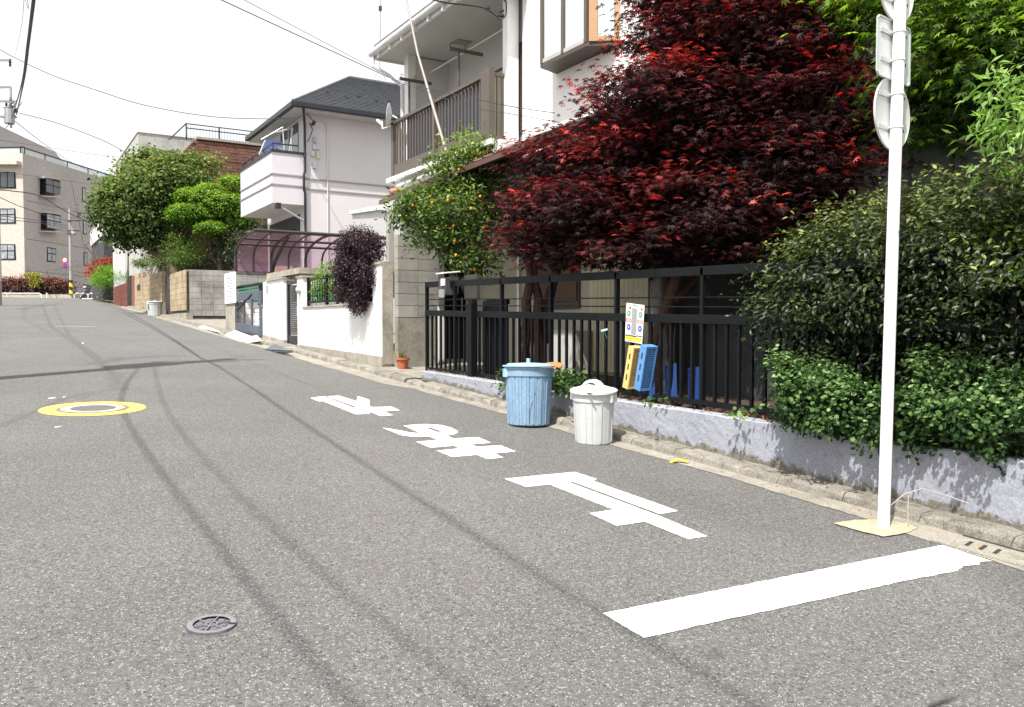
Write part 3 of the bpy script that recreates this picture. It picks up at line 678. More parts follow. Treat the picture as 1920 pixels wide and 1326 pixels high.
# ---- crates standing against the fence
def crate(name, label, loc, rot, w_, d_, h_, m_, mesh_side=True, group=None):
    t = thing(name, label, 'crate', loc, group=group); t.rotation_euler = rot
    # w_: thickness (local x), d_: depth (local y), h_: height (local z); rims + grid
    f = MB(); e = .012
    for zz in (0, h_-e*2): f.box(-w_/2, 0, zz, w_/2, d_, zz+e*2)
    for yy in (0, d_-e*1.5): f.box(-w_/2, yy, e*2, w_/2, yy+e*1.5, h_-e*2)
    f.build('rim', m_, t, local=True, bevel=.002)
    g = MB(); nz = int(h_/.022); ny = int(d_/.022)
    for s in (w_/2-.006,):
        for k in range(1, nz): g.box(s-.004, .018, k*h_/nz-.003, s+.004, d_-.018, k*h_/nz+.003)
        for k in range(1, ny): g.box(s-.003, k*d_/ny-.003, .02, s+.003, k*d_/ny+.003, h_-.02)
    g.box(-w_*.1, .02, .02, -w_*.1+.006, d_-.02, h_-.02)
    g.build('grid', m_, t, local=True, kind='stuff')
    for zz in (h_*.20, h_*.45, h_*.7): MB().box(-.010, -.0015, zz, .010, .003, zz+h_*.14).build('slot', inkm, t, local=True)
    return t
yplast = M('yellow_plastic', (.70, .47, .17), .5, .12, 6); bplast = M('blue_crate_plastic', (.045, .17, .50), .45, .12, 6); bplast2 = M('light_blue_crate', (.10, .25, .52), .45, .1, 6)
q = aX(1168, 728, 5.42); crate('folding_crate', 'yellow folded plastic crate leaning against the black fence', (5.42, q.y-.03, q.z+.0), (0, 0, 0), .085, .15, .44, yplast)
cy = [o for o in C.objects if o.get('label', '').startswith('yellow folded')][0]; cy.rotation_euler = (R(0), R(13), R(-90)); 
q = aX(1190, 731, 5.42); cb = crate('folding_crate', 'blue folded plastic crate leaning beside the yellow crate on the low wall', (5.42, q.y-.03, q.z), (0, 0, 0), .095, .15, .46, bplast2); cb.rotation_euler = (R(0), R(13), R(-90))
for k in range(3):
    yy = 6.62-k*.28; c = crate('mesh_crate', ['deep blue mesh crate just behind the fence bars beside the front blue crate', 'deep blue mesh crate behind the fence, middle one of three', 'deep blue mesh crate behind the fence, farthest right of three'][k], (5.70+k*.04, yy, wt(yy)-.0), (0, 0, 0), .06, .26, .40-.02*k, M('deep_blue_plastic', (.008, .04, .15), .5, .1, 5), group='blue mesh crates behind the fence'); c.rotation_euler = (R(6), 0, R(150))
# ---- notice board hanging on the fence
P0 = Vector((5.535, 0, 0))
c1, c2, c3, c4_ = [aX(px, py, 5.535) for px, py in ((1174.5, 568), (1208, 572.5), (1203.5, 645), (1172, 639.5))]
nb = thing('notice_board', 'white recycling notice board with coloured symbols hanging on the black fence', 'notice', (5.535, c1.y, c1.z))
mb = MB(); mb.add([c1, c2, c3, c4_]+[p+Vector((.006, 0, 0)) for p in (c1, c2, c3, c4_)], [(0,1,2,3),(7,6,5,4),(0,4,5,1),(1,5,6,2),(2,6,7,3),(3,7,4,0)]); mb.build('board', white_paint, nb)
def bl(u, v, dz=.0015):
    p = c1.lerp(c2, u).lerp(c4_.lerp(c3, u), v); p.x -= dz; return p
def bquad(name, u0, v0, u1, v1, m_, dz=.0015): MB().add([bl(u0, v0, dz), bl(u1, v0, dz), bl(u1, v1, dz), bl(u0, v1, dz)], [(0,1,2,3)]).build(name, m_, nb)
def bdisc(name, u, v, r, m_, dz=.0015, ring=0):
    n = 24; W_ = (c2-c1).length; Hh = (c4_-c1).length; v_ = [bl(u+r/W_*math.cos(2*math.pi*i/n), v+r/Hh*math.sin(2*math.pi*i/n), dz) for i in range(n)]
    if ring:
        v2 = [bl(u+(r-ring)/W_*math.cos(2*math.pi*i/n), v+(r-ring)/Hh*math.sin(2*math.pi*i/n), dz) for i in range(n)]
        MB().add(v_+v2, [(i, (i+1) % n, n+(i+1) % n, n+i) for i in range(n)]).build(name, m_, nb)
    else: MB().add(v_, [tuple(range(n))]).build(name, m_, nb)
lgrey = M('notice_grey', (.28, .30, .29), .6, .12, 20)
bquad('grey_panel', .34, .11, .64, .80, lgrey)
bquad('yellow_band', .02, .86, .98, .95, M('notice_yellow', (.85, .62, .02), .6, .02)); bquad('dark_band', .02, .82, .66, .85, inkm, .002); bquad('dark_band', .66, .80, .98, .825, inkm, .002)
for uu in (.17, .82):
    bdisc('red_dot', uu+.06, .115, .015, M('notice_crimson', (.35, .01, .05), .6, .02)); bdisc('green_disc', uu, .26, .030, greenm); bdisc('blue_disc', uu+.02, .62, .032, bluem)
    for dd in (-.085, .09): bdisc('red_ring', uu+dd, .44, .021, redm, ring=.010)
    for k in range(3):
        a = R(60*k+15); W_ = (c2-c1).length; Hh = (c4_-c1).length; r = .017
        for nm, vv in (('recycle_mark', .26), ('star_mark', .62)):
            MB().beam(bl(uu+(.02 if vv > .5 else 0)-r/W_*math.cos(a), vv-r/Hh*math.sin(a), .003), bl(uu+(.02 if vv > .5 else 0)+r/W_*math.cos(a), vv+r/Hh*math.sin(a), .003), .004, .0005, up=(1, 0, 0)).build(nm, white_paint, nb)
for v in (.035, .05): bquad('text_line', .38, v, .66, v+.008, inkm)
bquad('text_line', .1, .965, .75, .975, inkm)
MB().tube([bl(-.2, -.005, .0), bl(.5, -.24, 0), bl(1.05, .0, 0)], .0025, 5).build('hanger_wire', cableblk, nb); MB().tube([bl(.5, -.24, 0), bl(.52, -.42, -.06)], .0025, 5).build('hanger_hook', cableblk, nb)
q = aX(1133, 619, 5.56); tg = thing('wall_tag', 'small pale blue tag hanging on the fence left of the notice board', 'tag', q)
MB().beam(q+Vector((0, .055, -.008)), q+Vector((0, -.055, .008)), .006, .022).build('tag', M('pale_blue', (.45, .55, .75), .5, .05), tg); MB().tube([q, q+Vector((0, -.03, -.06)), q+Vector((0, -.05, -.09))], .003, 5).build('green_string', M('green_string', (.02, .15, .09), .7), tg)

# ================================================================== SIGN POLE
pb = aR(1656, 990); pt_ = aX(1688, 0, pb.x); top = pb+(Vector((pb.x, pt_.y, pt_.z))-pb)*1.35
fwd = Vector((0, 0, 1))
sp_ = thing('sign_pole', 'white steel pole carrying three traffic signs seen from behind', 'sign pole', pb)
MB().tube([pb+Vector((0, 0, -.1)), top], .0375, 28).build('pole', polewhite, sp_, smooth=True)
def signplate(pxs, kind, nm):
    # three: plates parallel to x axis, facing away (+y), back towards us
    ax = (top-pb).normalized(); 
    c = pxs; t = (c-pb.z)/ax.z; ctr = pb+ax*t; return ctr
def zat(py): return aX(1670, py, pb.x).z
axd = (top-pb).normalized()
def onaxis(z): return pb+axd*((z-pb.z)/axd.z)
SR = Matrix.Rotation(R(8), 3, 'Z')
def disc_sign(z, r, name):
    c = onaxis(z)+Vector((.022, .052, 0)); mb = MB(); n = 48
    ring = lambda rr, y: [c+SR @ Vector((rr*math.cos(2*math.pi*i/n), y, rr*math.sin(2*math.pi*i/n))) for i in range(n)]
    a, b_, e, f = ring(r*.93, -.004), ring(r, -.012), ring(r*1.005, 0), ring(r*.97, .004)
    mb.v = a+b_+e+f; mb.f = [tuple(range(n))]+[(i, n+i, n+(i+1) % n, (i+1) % n) for i in range(n)]+[(n+i, 2*n+i, 2*n+(i+1) % n, n+(i+1) % n) for i in range(n)]+[(2*n+i, 3*n+i, 3*n+(i+1) % n, 2*n+(i+1) % n) for i in range(n)]+[tuple(3*n+i for i in range(n))[::-1]]
    o = mb.build(name, signback, sp_, smooth=True)
    fr = MB(); g = ring(r*.985, .0055); fr.v = g; fr.f = [tuple(range(n))[::-1]]; fr.build('sign_face', redm, o); return c
def bracket(z, yoff=.0):
    c = onaxis(z); m_ = galv
    MB().beam(c+SR @ Vector((-.15, .045, 0)), c+SR @ Vector((.15, .045, 0)), .012, .03).build('bracket', m_, sp_, bevel=.002)
    MB().tube([c+Vector((.0408*math.cos(R(a)), .0408*math.sin(R(a)), 0)) for a in range(0, 361, 20)], .0045, 5).build('band', polewhite, sp_)
    for s in (-.135, -.115, -.09, .10, .13): MB().box(c.x+s-.0025, c.y+.034, c.z-.010, c.x+s+.0025, c.y+.0385, c.z+.010).build('slot', inkm, sp_)
zr = zat(213); disc_sign(zr, .232, 'round_sign'); bracket(zat(181)); bracket(zat(242))
zr2 = zat(-26); disc_sign(zr2, .232, 'round_sign'); bracket(zat(6))
zc = zat(96); c = onaxis(zc)+Vector((.022, .052, 0)); mb = MB(); hw, hh = .215, .185
P = [c+SR @ Vector((x, -.003, z)) for x, z in ((-hw+.02, -hh), (hw-.02, -hh), (hw, -hh+.02), (hw, hh-.02), (hw-.02, hh), (-hw+.02, hh), (-hw, hh-.02), (-hw, -hh+.02))]
mb.prism(P, SR @ Vector((0, .006, 0))); rs = mb.build('rectangular_sign', signback, sp_, bevel=.0015)
fr = MB()
for a_, b_ in zip(P, P[1:]+P[:1]): fr.beam(a_, b_, .014, .008)
fr.build('sign_rim', M('sign_rim_green', (.45, .52, .48), .5, .05), rs); bracket(zat(66)); bracket(zat(118))
pp = [(1563,981),(1600,975),(1640,974),(1700,980),(1720,990),(1700,999),(1657,1006),(1610,995)]
mark('pole_footing', 'pale rough concrete patch around the foot of the white sign pole', 'footing', pp, 0, 0, 1, M('sand_concrete', (.40, .34, .23), .95, .2, 8, fine=.4, fscale=90, bump=.8, bscale=60), dz=.009)
wr = MB(); q = pb+Vector((.03, -.0, .12)); wr.tube([q, q+Vector((.10, -.06, .10)), q+Vector((.2, -.12, .135)), q+Vector((.3, -.22, .10)), q+Vector((.36, -.34, .06))], .003, 5).tube([q+Vector((.13, -.07, .10)), q+Vector((.12, -.075, 0)), q+Vector((.12, -.08, -.10))], .003, 5)
wr.build('loose_wire', M('old_wire', (.4, .36, .3), .7), None, label='thin bent wire trailing from the white pole foot over the kerb', cat='wire')
# ---- litter: yellow scrap, fallen leaves
ys_ = aR(1272, 868); sc = MB()
for a_, b_ in (((-.07, .03, .005), (0, .0, .035)), ((0, 0, .035), (.05, -.07, .012))):
    sc.beam(Vector(a_)+ys_, Vector(b_)+ys_, .045, .004)
sc.build('plastic_scrap', M('scrap_yellow', (.85, .66, .02), .5, .05), None, label='bent bright yellow plastic scrap lying at the road edge', cat='litter')
P = []; 
for k in range(70):
    y = RNG.uniform(1.5, 9); P.append((5.12+RNG.normal()*.07, y, rz(y)+.012))
P = np.array(P); ll = leafmat('dry_leaf', [(0, (.35, .06, .03)), (.5, (.3, .15, .04)), (1, (.45, .33, .08))], .8, .1)
leafmesh('fallen_leaves', P, np.array([0, 0, 1])+RNG.normal(size=P.shape)*.3, RNG.uniform(.02, .04, len(P)), OVAL_V, OVAL_F, ll)
P = []
for k in range(2600):
    y = RNG.uniform(1, 11.3); P.append((RNG.uniform(5.43, 6.1), y, wt(y)+RNG.uniform(.0, .03)))
P = np.array(P); leafmesh('fallen_leaves', P, np.array([0, 0, 1])+RNG.normal(size=P.shape)*.45, RNG.uniform(.02, .045, len(P)), OVAL_V, OVAL_F, leafmat('litter_leaf', [(0, (.08, .035, .02)), (.5, (.14, .06, .025)), (.9, (.25, .14, .05)), (1, (.3, .2, .08))], .9, .1))

# ================================================================== WHITE STREET WALL, BLOCK WALL
ww = thing('street_wall', 'white rendered street wall with grey plinth, taller end pillars and a railing opening', 'wall', (5.5, 15.5, rz(15.5)))
def wallseg(name, y0, y1, zt, mat_, x0=5.5, x1=5.66, zb0=.23, parent=ww, off=0):
    mb = MB(); a, b_ = rz(y0)+.07, rz(y1)+.07
    z0, z1 = (a+zb0, b_+zb0) if zb0 else (a, b_)
    mb.add([(x0, y0, z0), (x1, y0, z0), (x1, y1, z1), (x0, y1, z1), (x0, y0, zt), (x1, y0, zt), (x1, y1, zt), (x0, y1, zt)], [(0,3,2,1),(4,5,6,7),(0,1,5,4),(1,2,6,5),(2,3,7,6),(3,0,4,7)])
    return mb.build(name, mat_, parent)
def plinth(y0, y1, h0, h1, parent, x0=5.485, x1=5.67):
    mb = MB(); a, b_ = rz(y0), rz(y1)
    mb.add([(x0, y0, a-.1), (x1, y0, a-.1), (x1, y1, b_-.1), (x0, y1, b_-.1), (x0, y0, a+.07+h0), (x1, y0, a+.07+h0), (x1, y1, b_+.07+h1), (x0, y1, b_+.07+h1)], [(0,3,2,1),(4,5,6,7),(0,1,5,4),(1,2,6,5),(2,3,7,6),(3,0,4,7)]); return mb.build('plinth', concrete, parent)
wallseg('wall', 13.22, 17.95, 1.90, white_wallm, zb0=.04); plinth(13.2, 17.97, .20, .06, ww)
bx('pillar', white_wallm, ww, 5.497, 13.215, 1.90, 5.70, 13.62, 2.57); bx('coping', concrete, ww, 5.47, 13.19, 2.57, 5.73, 13.66, 2.605)
bx('pillar_end', concrete, ww, 5.503, 13.19, .86, 5.70, 13.214, 2.57)
bx('pillar', white_wallm, ww, 5.497, 17.55, 1.90, 5.70, 17.955, 2.56); bx('coping', concrete, ww, 5.47, 17.52, 2.56, 5.73, 17.98, 2.60)
bx('coping', concrete, ww, 5.47, 13.621, 1.901, 5.70, 17.549, 1.935)
rl = thing('wall_railing', 'black railing filling the opening on top of the white street wall', 'railing', (5.6, 15.5, 1.935))
for z in (2.02, 2.50): bx('rail', blackm, rl, 5.58, 13.625, z-.02, 5.62, 17.545, z+.02)
for y in (17.5, 16.3, 15.0, 13.7): bx('post', blackm, rl, 5.575, y-.02, 1.936, 5.625, y+.02, 2.55)
vb = MB().box(-.008, -.008, -.24, .008, .008, .24).mesh('bar', blackm)
for k in range(24): piece('bar', vb, rl, (5.6, 13.8+k*.155, 2.26))
hb = MB().box(-.006, -1.95, -.006, .006, 1.95, .006).mesh('cross_bar', blackm)
for z in (2.14, 2.26, 2.38): piece('cross_bar', hb, rl, (5.615, 15.585, z))
# stub wall left of the side door
w2 = thing('street_wall', 'narrow white rendered wall segment between the slatted side door and the driveway gate', 'wall', (5.5, 19.9, rz(19.9)))
wallseg('wall', 19.0, 20.75, 2.60, white_wallm, parent=w2, zb0=.03); plinth(18.98, 20.77, .08, .10, w2)
bx('coping', concrete, w2, 5.46, 18.97, 2.60, 5.72, 20.4, 2.645); wallseg('wall', 20.75, 21.5, 2.0, white_wallm, parent=w2, zb0=.03); bx('coping', concrete, w2, 5.47, 20.752, 2.0, 5.69, 21.52, 2.04); plinth(20.772, 21.5, .10, .10, w2)
bx('nameplate', grey_metal, w2, 5.488, 20.3, 2.3, 5.496, 20.42, 2.5)
bx('porch_slab', concrete, w2, 5.55, 18.0, 2.67, 6.5, 20.6, 2.80)
dr = thing('side_door', 'dark slatted metal side door between two white wall segments', 'door', (5.6, 18.5, rz(18.5)))
bx('frame', gutterdk, dr, 5.56, 18.88, 1.12, 5.62, 18.97, 2.55); bx('frame', gutterdk, dr, 5.56, 17.99, 1.10, 5.62, 18.05, 2.55); bx('head', gutterdk, dr, 5.56, 18.05, 2.46, 5.62, 18.88, 2.54); bx('kick_plate', gutterdk, dr, 5.57, 18.05, 1.12, 5.61, 18.88, 1.3)
ds = MB().box(-.012, -.34, -.014, .012, .34, .014).mesh('slat', M('door_slat', (.07, .075, .08), .45, .1, 3))
for k in range(26): piece('slat', ds, dr, (5.585, 18.42, 1.34+k*.043), (0, R(-25), 0))
bx('handle', galv, dr, 5.54, 18.1, 1.75, 5.56, 18.14, 1.95)
lampt = thing('wall_lamp', 'round grey wall lamp beside the slatted side door', 'lamp', (5.5, 17.75, 2.3)); 
lm = MB().lathe([(.10, 0), (.10, .02), (.085, .05), (.05, .085), (.005, .10)], 24).build('shade', M('lamp_glass', (.5, .5, .48), .3, .1), lampt, smooth=True, local=True); lm.rotation_euler = (0, R(-90), 0)
# block wall of concrete blocks perpendicular to the street
bw = thing('block_wall', 'weathered grey concrete block wall end-on between the white wall and the black fence', 'wall', (6, 13.1, .8))
bx('core', jointm, bw, 5.712, 13.02, .8, 6.44, 13.15, 3.02)
zt = 3.06; BH = .2; k = 0; xs = [5.70, 6.075, 6.45]
blk = MB().box(-.183, -.075, -.096, .183, .075, .096).mesh('block', blockm)
blk2 = MB().box(-.1, -.075, -.096, .1, .075, .096).mesh('block', blockm)
for row in range(7):
    for j in range(2): piece('block', blk, bw, ((xs[j]+xs[j+1])/2, 13.078, zt-.1-row*.2), scale=(1, 1+random.uniform(-.01, .02), 1))
bx('base', concrete_l, bw, 5.702, 13.005, .70, 6.448, 13.152, 1.655)
for x in (5.87, 6.25): bx('form_hole', inkm, bw, x, 13.000, 1.17, x+.014, 13.004, 1.184)
# ---- flower pot
fp = aR(733, 690, .08); pot = thing('flower_pot', 'terracotta flower pot with a wilted grassy plant by the block wall foot', 'plant pot', (5.72, 12.86, rz(12.86)+.085))
MB().lathe([(.075, 0), (.105, .155), (.12, .156), (.122, .19), (.105, .19), (.1, .15), (.07, .02)], 32).build('pot', terracotta, pot, smooth=True, local=True)
P = RNG.normal(size=(40, 3))*[.03, .03, .005]+[0, 0, .17]; 
leafmesh('leaves', P+np.array(pot.location), RNG.normal(size=(40, 3))*[1, 1, .1], RNG.uniform(.08, .15, 40), SLIM_V, SLIM_F, leafmat('pot_leaf', [(0, (.12, .12, .03)), (1, (.3, .26, .12))], .6, .2), pot, tipdir=np.array([0, 0, 1.2]))

# ================================================================== HOUSE WITH THE BALCONY (behind the maple)
h1 = thing('house', 'white two-storey house with a recessed bronze-railed balcony and bay window behind the red maple', 'house', (7.2, 11, .8))
bx('upper_wall', white_stucco, h1, 6.85, 8.1, 4.02, 10.5, 10.88, 8.2)
bx('upper_wall', M('shaded_upper_wall', (.10, .10, .10), .9, .1, 1.5), h1, 8.3, 5.2, 4.02, 10.6, 8.098, 6.2)  # set-back upper wall, its shade put into a dark colour
# balcony: pillar, inner north wall, back wall, ceiling
bx('balcony_floor', white_trim, h1, 6.46, 10.9, 4.12, 7.42, 14.6, 4.34)
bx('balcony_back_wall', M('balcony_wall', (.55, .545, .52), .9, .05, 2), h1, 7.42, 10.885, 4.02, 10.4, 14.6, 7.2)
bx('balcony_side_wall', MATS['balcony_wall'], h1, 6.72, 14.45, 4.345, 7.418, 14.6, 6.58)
bx('corner_pillar', white_paint, h1, 6.56, 14.44, 4.345, 6.715, 14.62, 6.6); bx('corner_pillar', white_paint, h1, 6.64, 10.98, 4.345, 6.84, 11.12, 6.75)
bx('shutter_recess', M('recess_wall', (.3, .3, .3), .9, .1), h1, 6.90, 10.883, 4.345, 7.0, 11.1, 6.75)
ls = MB().box(-.008, -.07, -.012, .008, .07, .012).mesh('louver_slat', brownm)
for k in range(44): piece('louver_slat', ls, h1, (6.885, 10.985, 4.5+k*.032), (0, R(30), 0))
bx('soffit', soffit, h1, 6.14, 10.9, 6.60, 7.42, 14.95, 6.64); 
bx('fascia', white_trim, h1, 6.10, 10.7, 6.56, 6.138, 14.98, 6.80); bx('fascia', white_trim, h1, 6.14, 14.952, 6.56, 7.6, 14.985, 6.84)
bx('fascia', white_trim, h1, 6.14, 10.7, 6.56, 6.85, 10.73, 6.84); bx('soffit', soffit, h1, 6.14, 10.731, 6.60, 6.85, 10.898, 6.64)
MB().add([(6.1, 10.7, 6.80), (6.1, 14.98, 6.80), (9, 14.98, 8.05), (9, 10.7, 8.05), (6.1, 10.7, 6.84), (6.1, 14.98, 6.84), (9, 14.98, 8.1), (9, 10.7, 8.1)], [(0,3,2,1),(4,5,6,7),(0,1,5,4),(1,2,6,5),(2,3,7,6),(3,0,4,7)]).build('roof', darkroof, h1)
gt = MB()
for a in range(-90, 91, 30):
    pass
def halfgutter(p0, p1, r, mat_, parent, name='gutter'):
    mb = MB(); p0, p1 = Vector(p0), Vector(p1); d = (p1-p0).normalized(); s = d.cross(Vector((0, 0, 1))).normalized(); n = 8
    for rr in (r, r*.9):
        for p in (p0, p1):
            for i in range(n+1):
                a = math.pi+math.pi*i/n; mb.v.append(tuple(p+s*rr*math.cos(a)+Vector((0, 0, rr*math.sin(a)))))
    k = n+1
    for i in range(n): mb.f += [(i, i+1, k+i+1, k+i), (2*k+i, 3*k+i, 3*k+i+1, 2*k+i+1)]
    for i in (0, n): mb.f.append((i, k+i, 3*k+i, 2*k+i))
    for q in (0, k):
        for i in range(n): mb.f.append((q+i, q+i+1, 2*k+q+i+1, 2*k+q+i))
    return mb.build(name, mat_, parent, smooth=True)
halfgutter((6.05, 10.65, 6.69), (6.05, 15.0, 6.66), .06, white_trim, h1)
gbk = MB().box(-.05, -.012, -.08, .02, .012, .02).mesh('gutter_bracket', white_trim)
for k in range(8): piece('gutter_bracket', gbk, h1, (6.09, 10.95+k*.53, 6.60))
MB().tube([(6.05, 14.9, 6.62), (6.05, 14.9, 6.42), (6.3, 14.75, 6.25), (6.53, 14.66, 6.05), (6.53, 14.66, 4.2)], .032, 10).build('downpipe', white_trim, h1, smooth=True)
bx('vent_plate', M('vent_brown', (.4, .3, .18), .7, .1), h1, 6.95, 11.5, 6.585, 7.25, 11.75, 6.598); bx('vent_plate', M('vent_tan', (.3, .28, .2), .7, .1), h1, 6.95, 13.2, 6.585, 7.25, 13.45, 6.598)
# balcony window with yellow-cream shutters
bx('shutter_frame', brownm, h1, 7.38, 10.95, 4.35, 7.415, 13.55, 5.95)
cs = MB().box(-.01, -.045, -.76, .01, .045, .76).mesh('shutter_slat', creamsh)
for k in range(26): piece('shutter_slat', cs, h1, (7.365, 11.0+k*.098, 5.12))
cb_ = MB().box(-.01, -.02, -.02, .01, .02, .02)
# balcony railing
BR = thing('balcony_railing', 'bronze aluminium balcony railing with slats over blue-grey sheets on the white house', 'railing', (6.4, 12.8, 4.34))
bx('top_rail', brownm, BR, 6.36, 11.10, 5.33, 6.44, 14.78, 5.38); bx('bottom_rail', brownm, BR, 6.375, 11.10, 4.34, 6.425, 14.76, 4.56)
bx('corner_post', brownm, BR, 6.35, 11.04, 4.30, 6.45, 11.30, 5.45); bx('corner_post', brownm, BR, 6.36, 14.70, 4.30, 6.44, 14.80, 5.36); bx('middle_post', brownm, BR, 6.355, 12.93, 4.33, 6.445, 13.02, 5.42)
for z in (5.33,): bx('return_rail', brownm, BR, 6.45, 11.06, z, 6.64, 11.10, z+.05)
bx('return_rail', brownm, BR, 6.45, 11.06, 4.36, 6.64, 11.10, 4.42)
bs = MB().box(-.012, -.014, -.38, .012, .014, .38).mesh('slat', brownm)
y = 11.40
while y < 14.68:
    if abs(y-12.975) > .06: piece('slat', bs, BR, (6.4, y, 4.945))
    y += .118
piece('slat', bs, BR, (6.52, 11.08, 4.88), scale=(1, 1, 1.2)); piece('slat', bs, BR, (6.60, 11.08, 4.88), scale=(1, 1, 1.2))
shm = MB(); n = 18
for i in range(n+1):
    z = -.39+.78*i/n; x = .006*math.sin(i*math.pi*.999); shm.v += [(x, -.186, z), (x, .186, z)]
for i in range(n): shm.f.append((2*i, 2*i+1, 2*i+3, 2*i+2))
shm = shm.mesh('privacy_sheet', greypanel)
for k, y in enumerate((11.53, 11.90, 12.27, 12.64, 13.21, 13.58, 13.95)): piece('privacy_sheet', shm, BR, (6.43, y, 4.93-.015*(k % 3)))
# laundry pole brackets
for j, y in enumerate((12.25, 14.2)):
    lb = thing('laundry_bracket', ['brown T-shaped laundry pole bracket over the right half of the balcony railing', 'brown T-shaped laundry pole bracket at the far left end of the balcony'][j], 'bracket', (6.45, y, 5.38), group='balcony laundry brackets')
    bx('upright', brownm, lb, 6.455, y-.02, 4.8, 6.485, y+.02, 6.02); bx('arm', brownm, lb, 6.28, y-.02, 6.02, 6.92, y+.02, 6.07)
    for x in (6.33, 6.6): MB().tube([(x, y, 6.07), (x-.03, y, 6.10), (x-.01, y, 6.14), (x+.03, y, 6.12)], .007, 5).build('hook', brownm, lb)
MB().tube([(7.0, 11.0, 6.32), (7.0, 14.44, 6.32)], .012, 8).build('laundry_pole', white_paint, None, smooth=True, label='thin white laundry pole under the balcony ceiling', cat='pole')
# bay window
BWD = thing('bay_window', 'splayed bay window with bronze frame and white blinds on the white house wall', 'window', (6.6, 9.3, 5.1))
zb, zt_ = 5.13, 6.5
prof = [(6.85, 9.97), (6.5, 9.86), (6.5, 8.78), (6.85, 8.50)]
MB().prism([Vector((x, y, zb)) for x, y in prof], (0, 0, .055)).build('sill', M('bay_sill_brown', (.075, .06, .05), .5, .1), BWD); MB().prism([Vector((x, y, zt_)) for x, y in prof], (0, 0, .12)).build('head', brownm, BWD)
for x, y in ((6.505, 9.83), (6.505, 9.32), (6.505, 8.80)): bx('mullion', brownm, BWD, x-.012, y-.028, zb+.055, x+.05, y+.028, zt_)
bx('sash_rail', M('sash_light', (.4, .38, .36), .5), BWD, 6.50, 8.83, zb+.056, 6.53, 9.80, zb+.11)
bx('pane', glasslt, BWD, 6.53, 9.35, zb+.06, 6.54, 9.80, zt_); bx('pane', glasslt, BWD, 6.53, 8.83, zb+.06, 6.54, 9.29, zt_)
a, b_ = Vector((6.52, 8.75, zb+.055)), Vector((6.84, 8.52, zb+.055)); d = (b_-a).normalized()
MB().beam(a+Vector((0, 0, .03)), b_+Vector((0, 0, .03)), .03, .06).build('side_rail', wood_warm, BWD)
MB().beam(a+Vector((0,0,.7))+d*.035, a+Vector((0,0,.7))+d*.036, .03, .03)
MB().prism([a+Vector((0, 0, .06)), a+d*.11+Vector((0, 0, .06)), a+d*.11+Vector((0, 0, 1.32)), a+Vector((0, 0, 1.32))], (.012, .016, 0)).build('side_stile', wood_warm, BWD)
MB().prism([a+d*.33+Vector((0, 0, .06)), a+d*.39+Vector((0, 0, .06)), a+d*.39+Vector((0, 0, 1.32)), a+d*.33+Vector((0, 0, 1.32))], (.012, .016, 0)).build('side_stile', wood_warm, BWD)
MB().prism([a+d*.11+Vector((0.01, 0.02, .06)), a+d*.33+Vector((0.01, 0.02, .06)), a+d*.33+Vector((0.01, 0.02, 1.32)), a+d*.11+Vector((0.01, 0.02, 1.32))], (.006, .008, 0)).build('side_pane', M('blue_pane', (.5, .62, .66), .1, .05), BWD)
# lower pent roof with tile edge, band under balcony, ground floor
MB().add([(5.98, 8.0, 3.98), (5.98, 14.3, 3.83), (6.75, 14.3, 4.12), (6.85, 8.0, 4.25), (5.98, 8.0, 3.92), (5.98, 14.3, 3.77), (6.75, 14.3, 4.03), (6.85, 8.0, 4.18)], [(0,3,2,1),(4,5,6,7),(0,1,5,4),(1,2,6,5),(2,3,7,6),(3,0,4,7)]).build('lower_roof', M('brown_roof', (.09, .055, .04), .7, .2, 5), h1)
MB().beam((5.95, 14.35, 3.78), (5.95, 8.0, 3.93), .05, .07).build('lower_gutter', M('brown_gutter', (.10, .05, .04), .5, .1), h1)
rt = MB()
for k in range(20): y = 14.2-k*.3; rt.tube([(6.0, y, 3.86+.0235*(14.2-y)), (6.7, y, 4.13+.0235*(14.2-y))], .035, 6)
rt.build('roof_tiles', MATS['brown_roof'], h1, kind='stuff')
MB().tube([(6.02, 14.05, 3.93), (6.2, 14.05, 4.0)], .05, 8).build('ridge_end_tile', M('orange_tile', (.5, .22, .12), .8), h1, smooth=True)
MB().beam((6.33, 14.9, 4.28), (6.33, 10.9, 4.29), .07, .09).build('balcony_gutter', white_trim, h1, bevel=.01)
bx('lower_fascia', white_trim, h1, 6.44, 10.9, 4.02, 6.46, 14.8, 4.24)
# ground floor
bx('ground_wall', cream_wall, h1, 7.5, 8.6, .6, 10.5, 13.85, 4.02); bx('shade_dark_wall', M('maple_shade_dark', (.035, .033, .032), .8, .3, 2), h1, 7.9, 6.6, .6, 10.5, 8.599, 4.02); bx('entrance_wall', white_wallm, h1, 6.5, 14.0, .8, 10.4, 14.6, 4.118)  # stretch right of the cream wall coloured near black for under-maple shade
bx('entrance_post', white_paint, h1, 6.86, 13.80, .8, 6.98, 13.92, 3.9)
ed = MB().box(-.028, -.012, -1.2, .028, .012, 1.2).mesh('door_slat', black2)
bx('door_backing', inkm, h1, 7.0, 13.97, .9, 7.48, 13.995, 3.35)
for k in range(8): piece('door_slat', ed, h1, (7.03+k*.062, 13.95, 2.12))
MB().tube([(7.40, 13.9, 1.75), (7.40, 13.9, 2.05)], .016, 8).build('door_handle', galv, h1)
bx('porch_ceiling', M('porch_board', (.25, .24, .22), .9, .1), h1, 6.5, 10.0, 3.7, 7.5, 13.99, 3.74)
cs2 = MB().box(-.012, -.048, -.98, .012, .048, .98).mesh('shutter_slat', creamsh)
for k in range(13): piece('shutter_slat', cs2, h1, (7.48, 8.72+k*.102, 1.82))
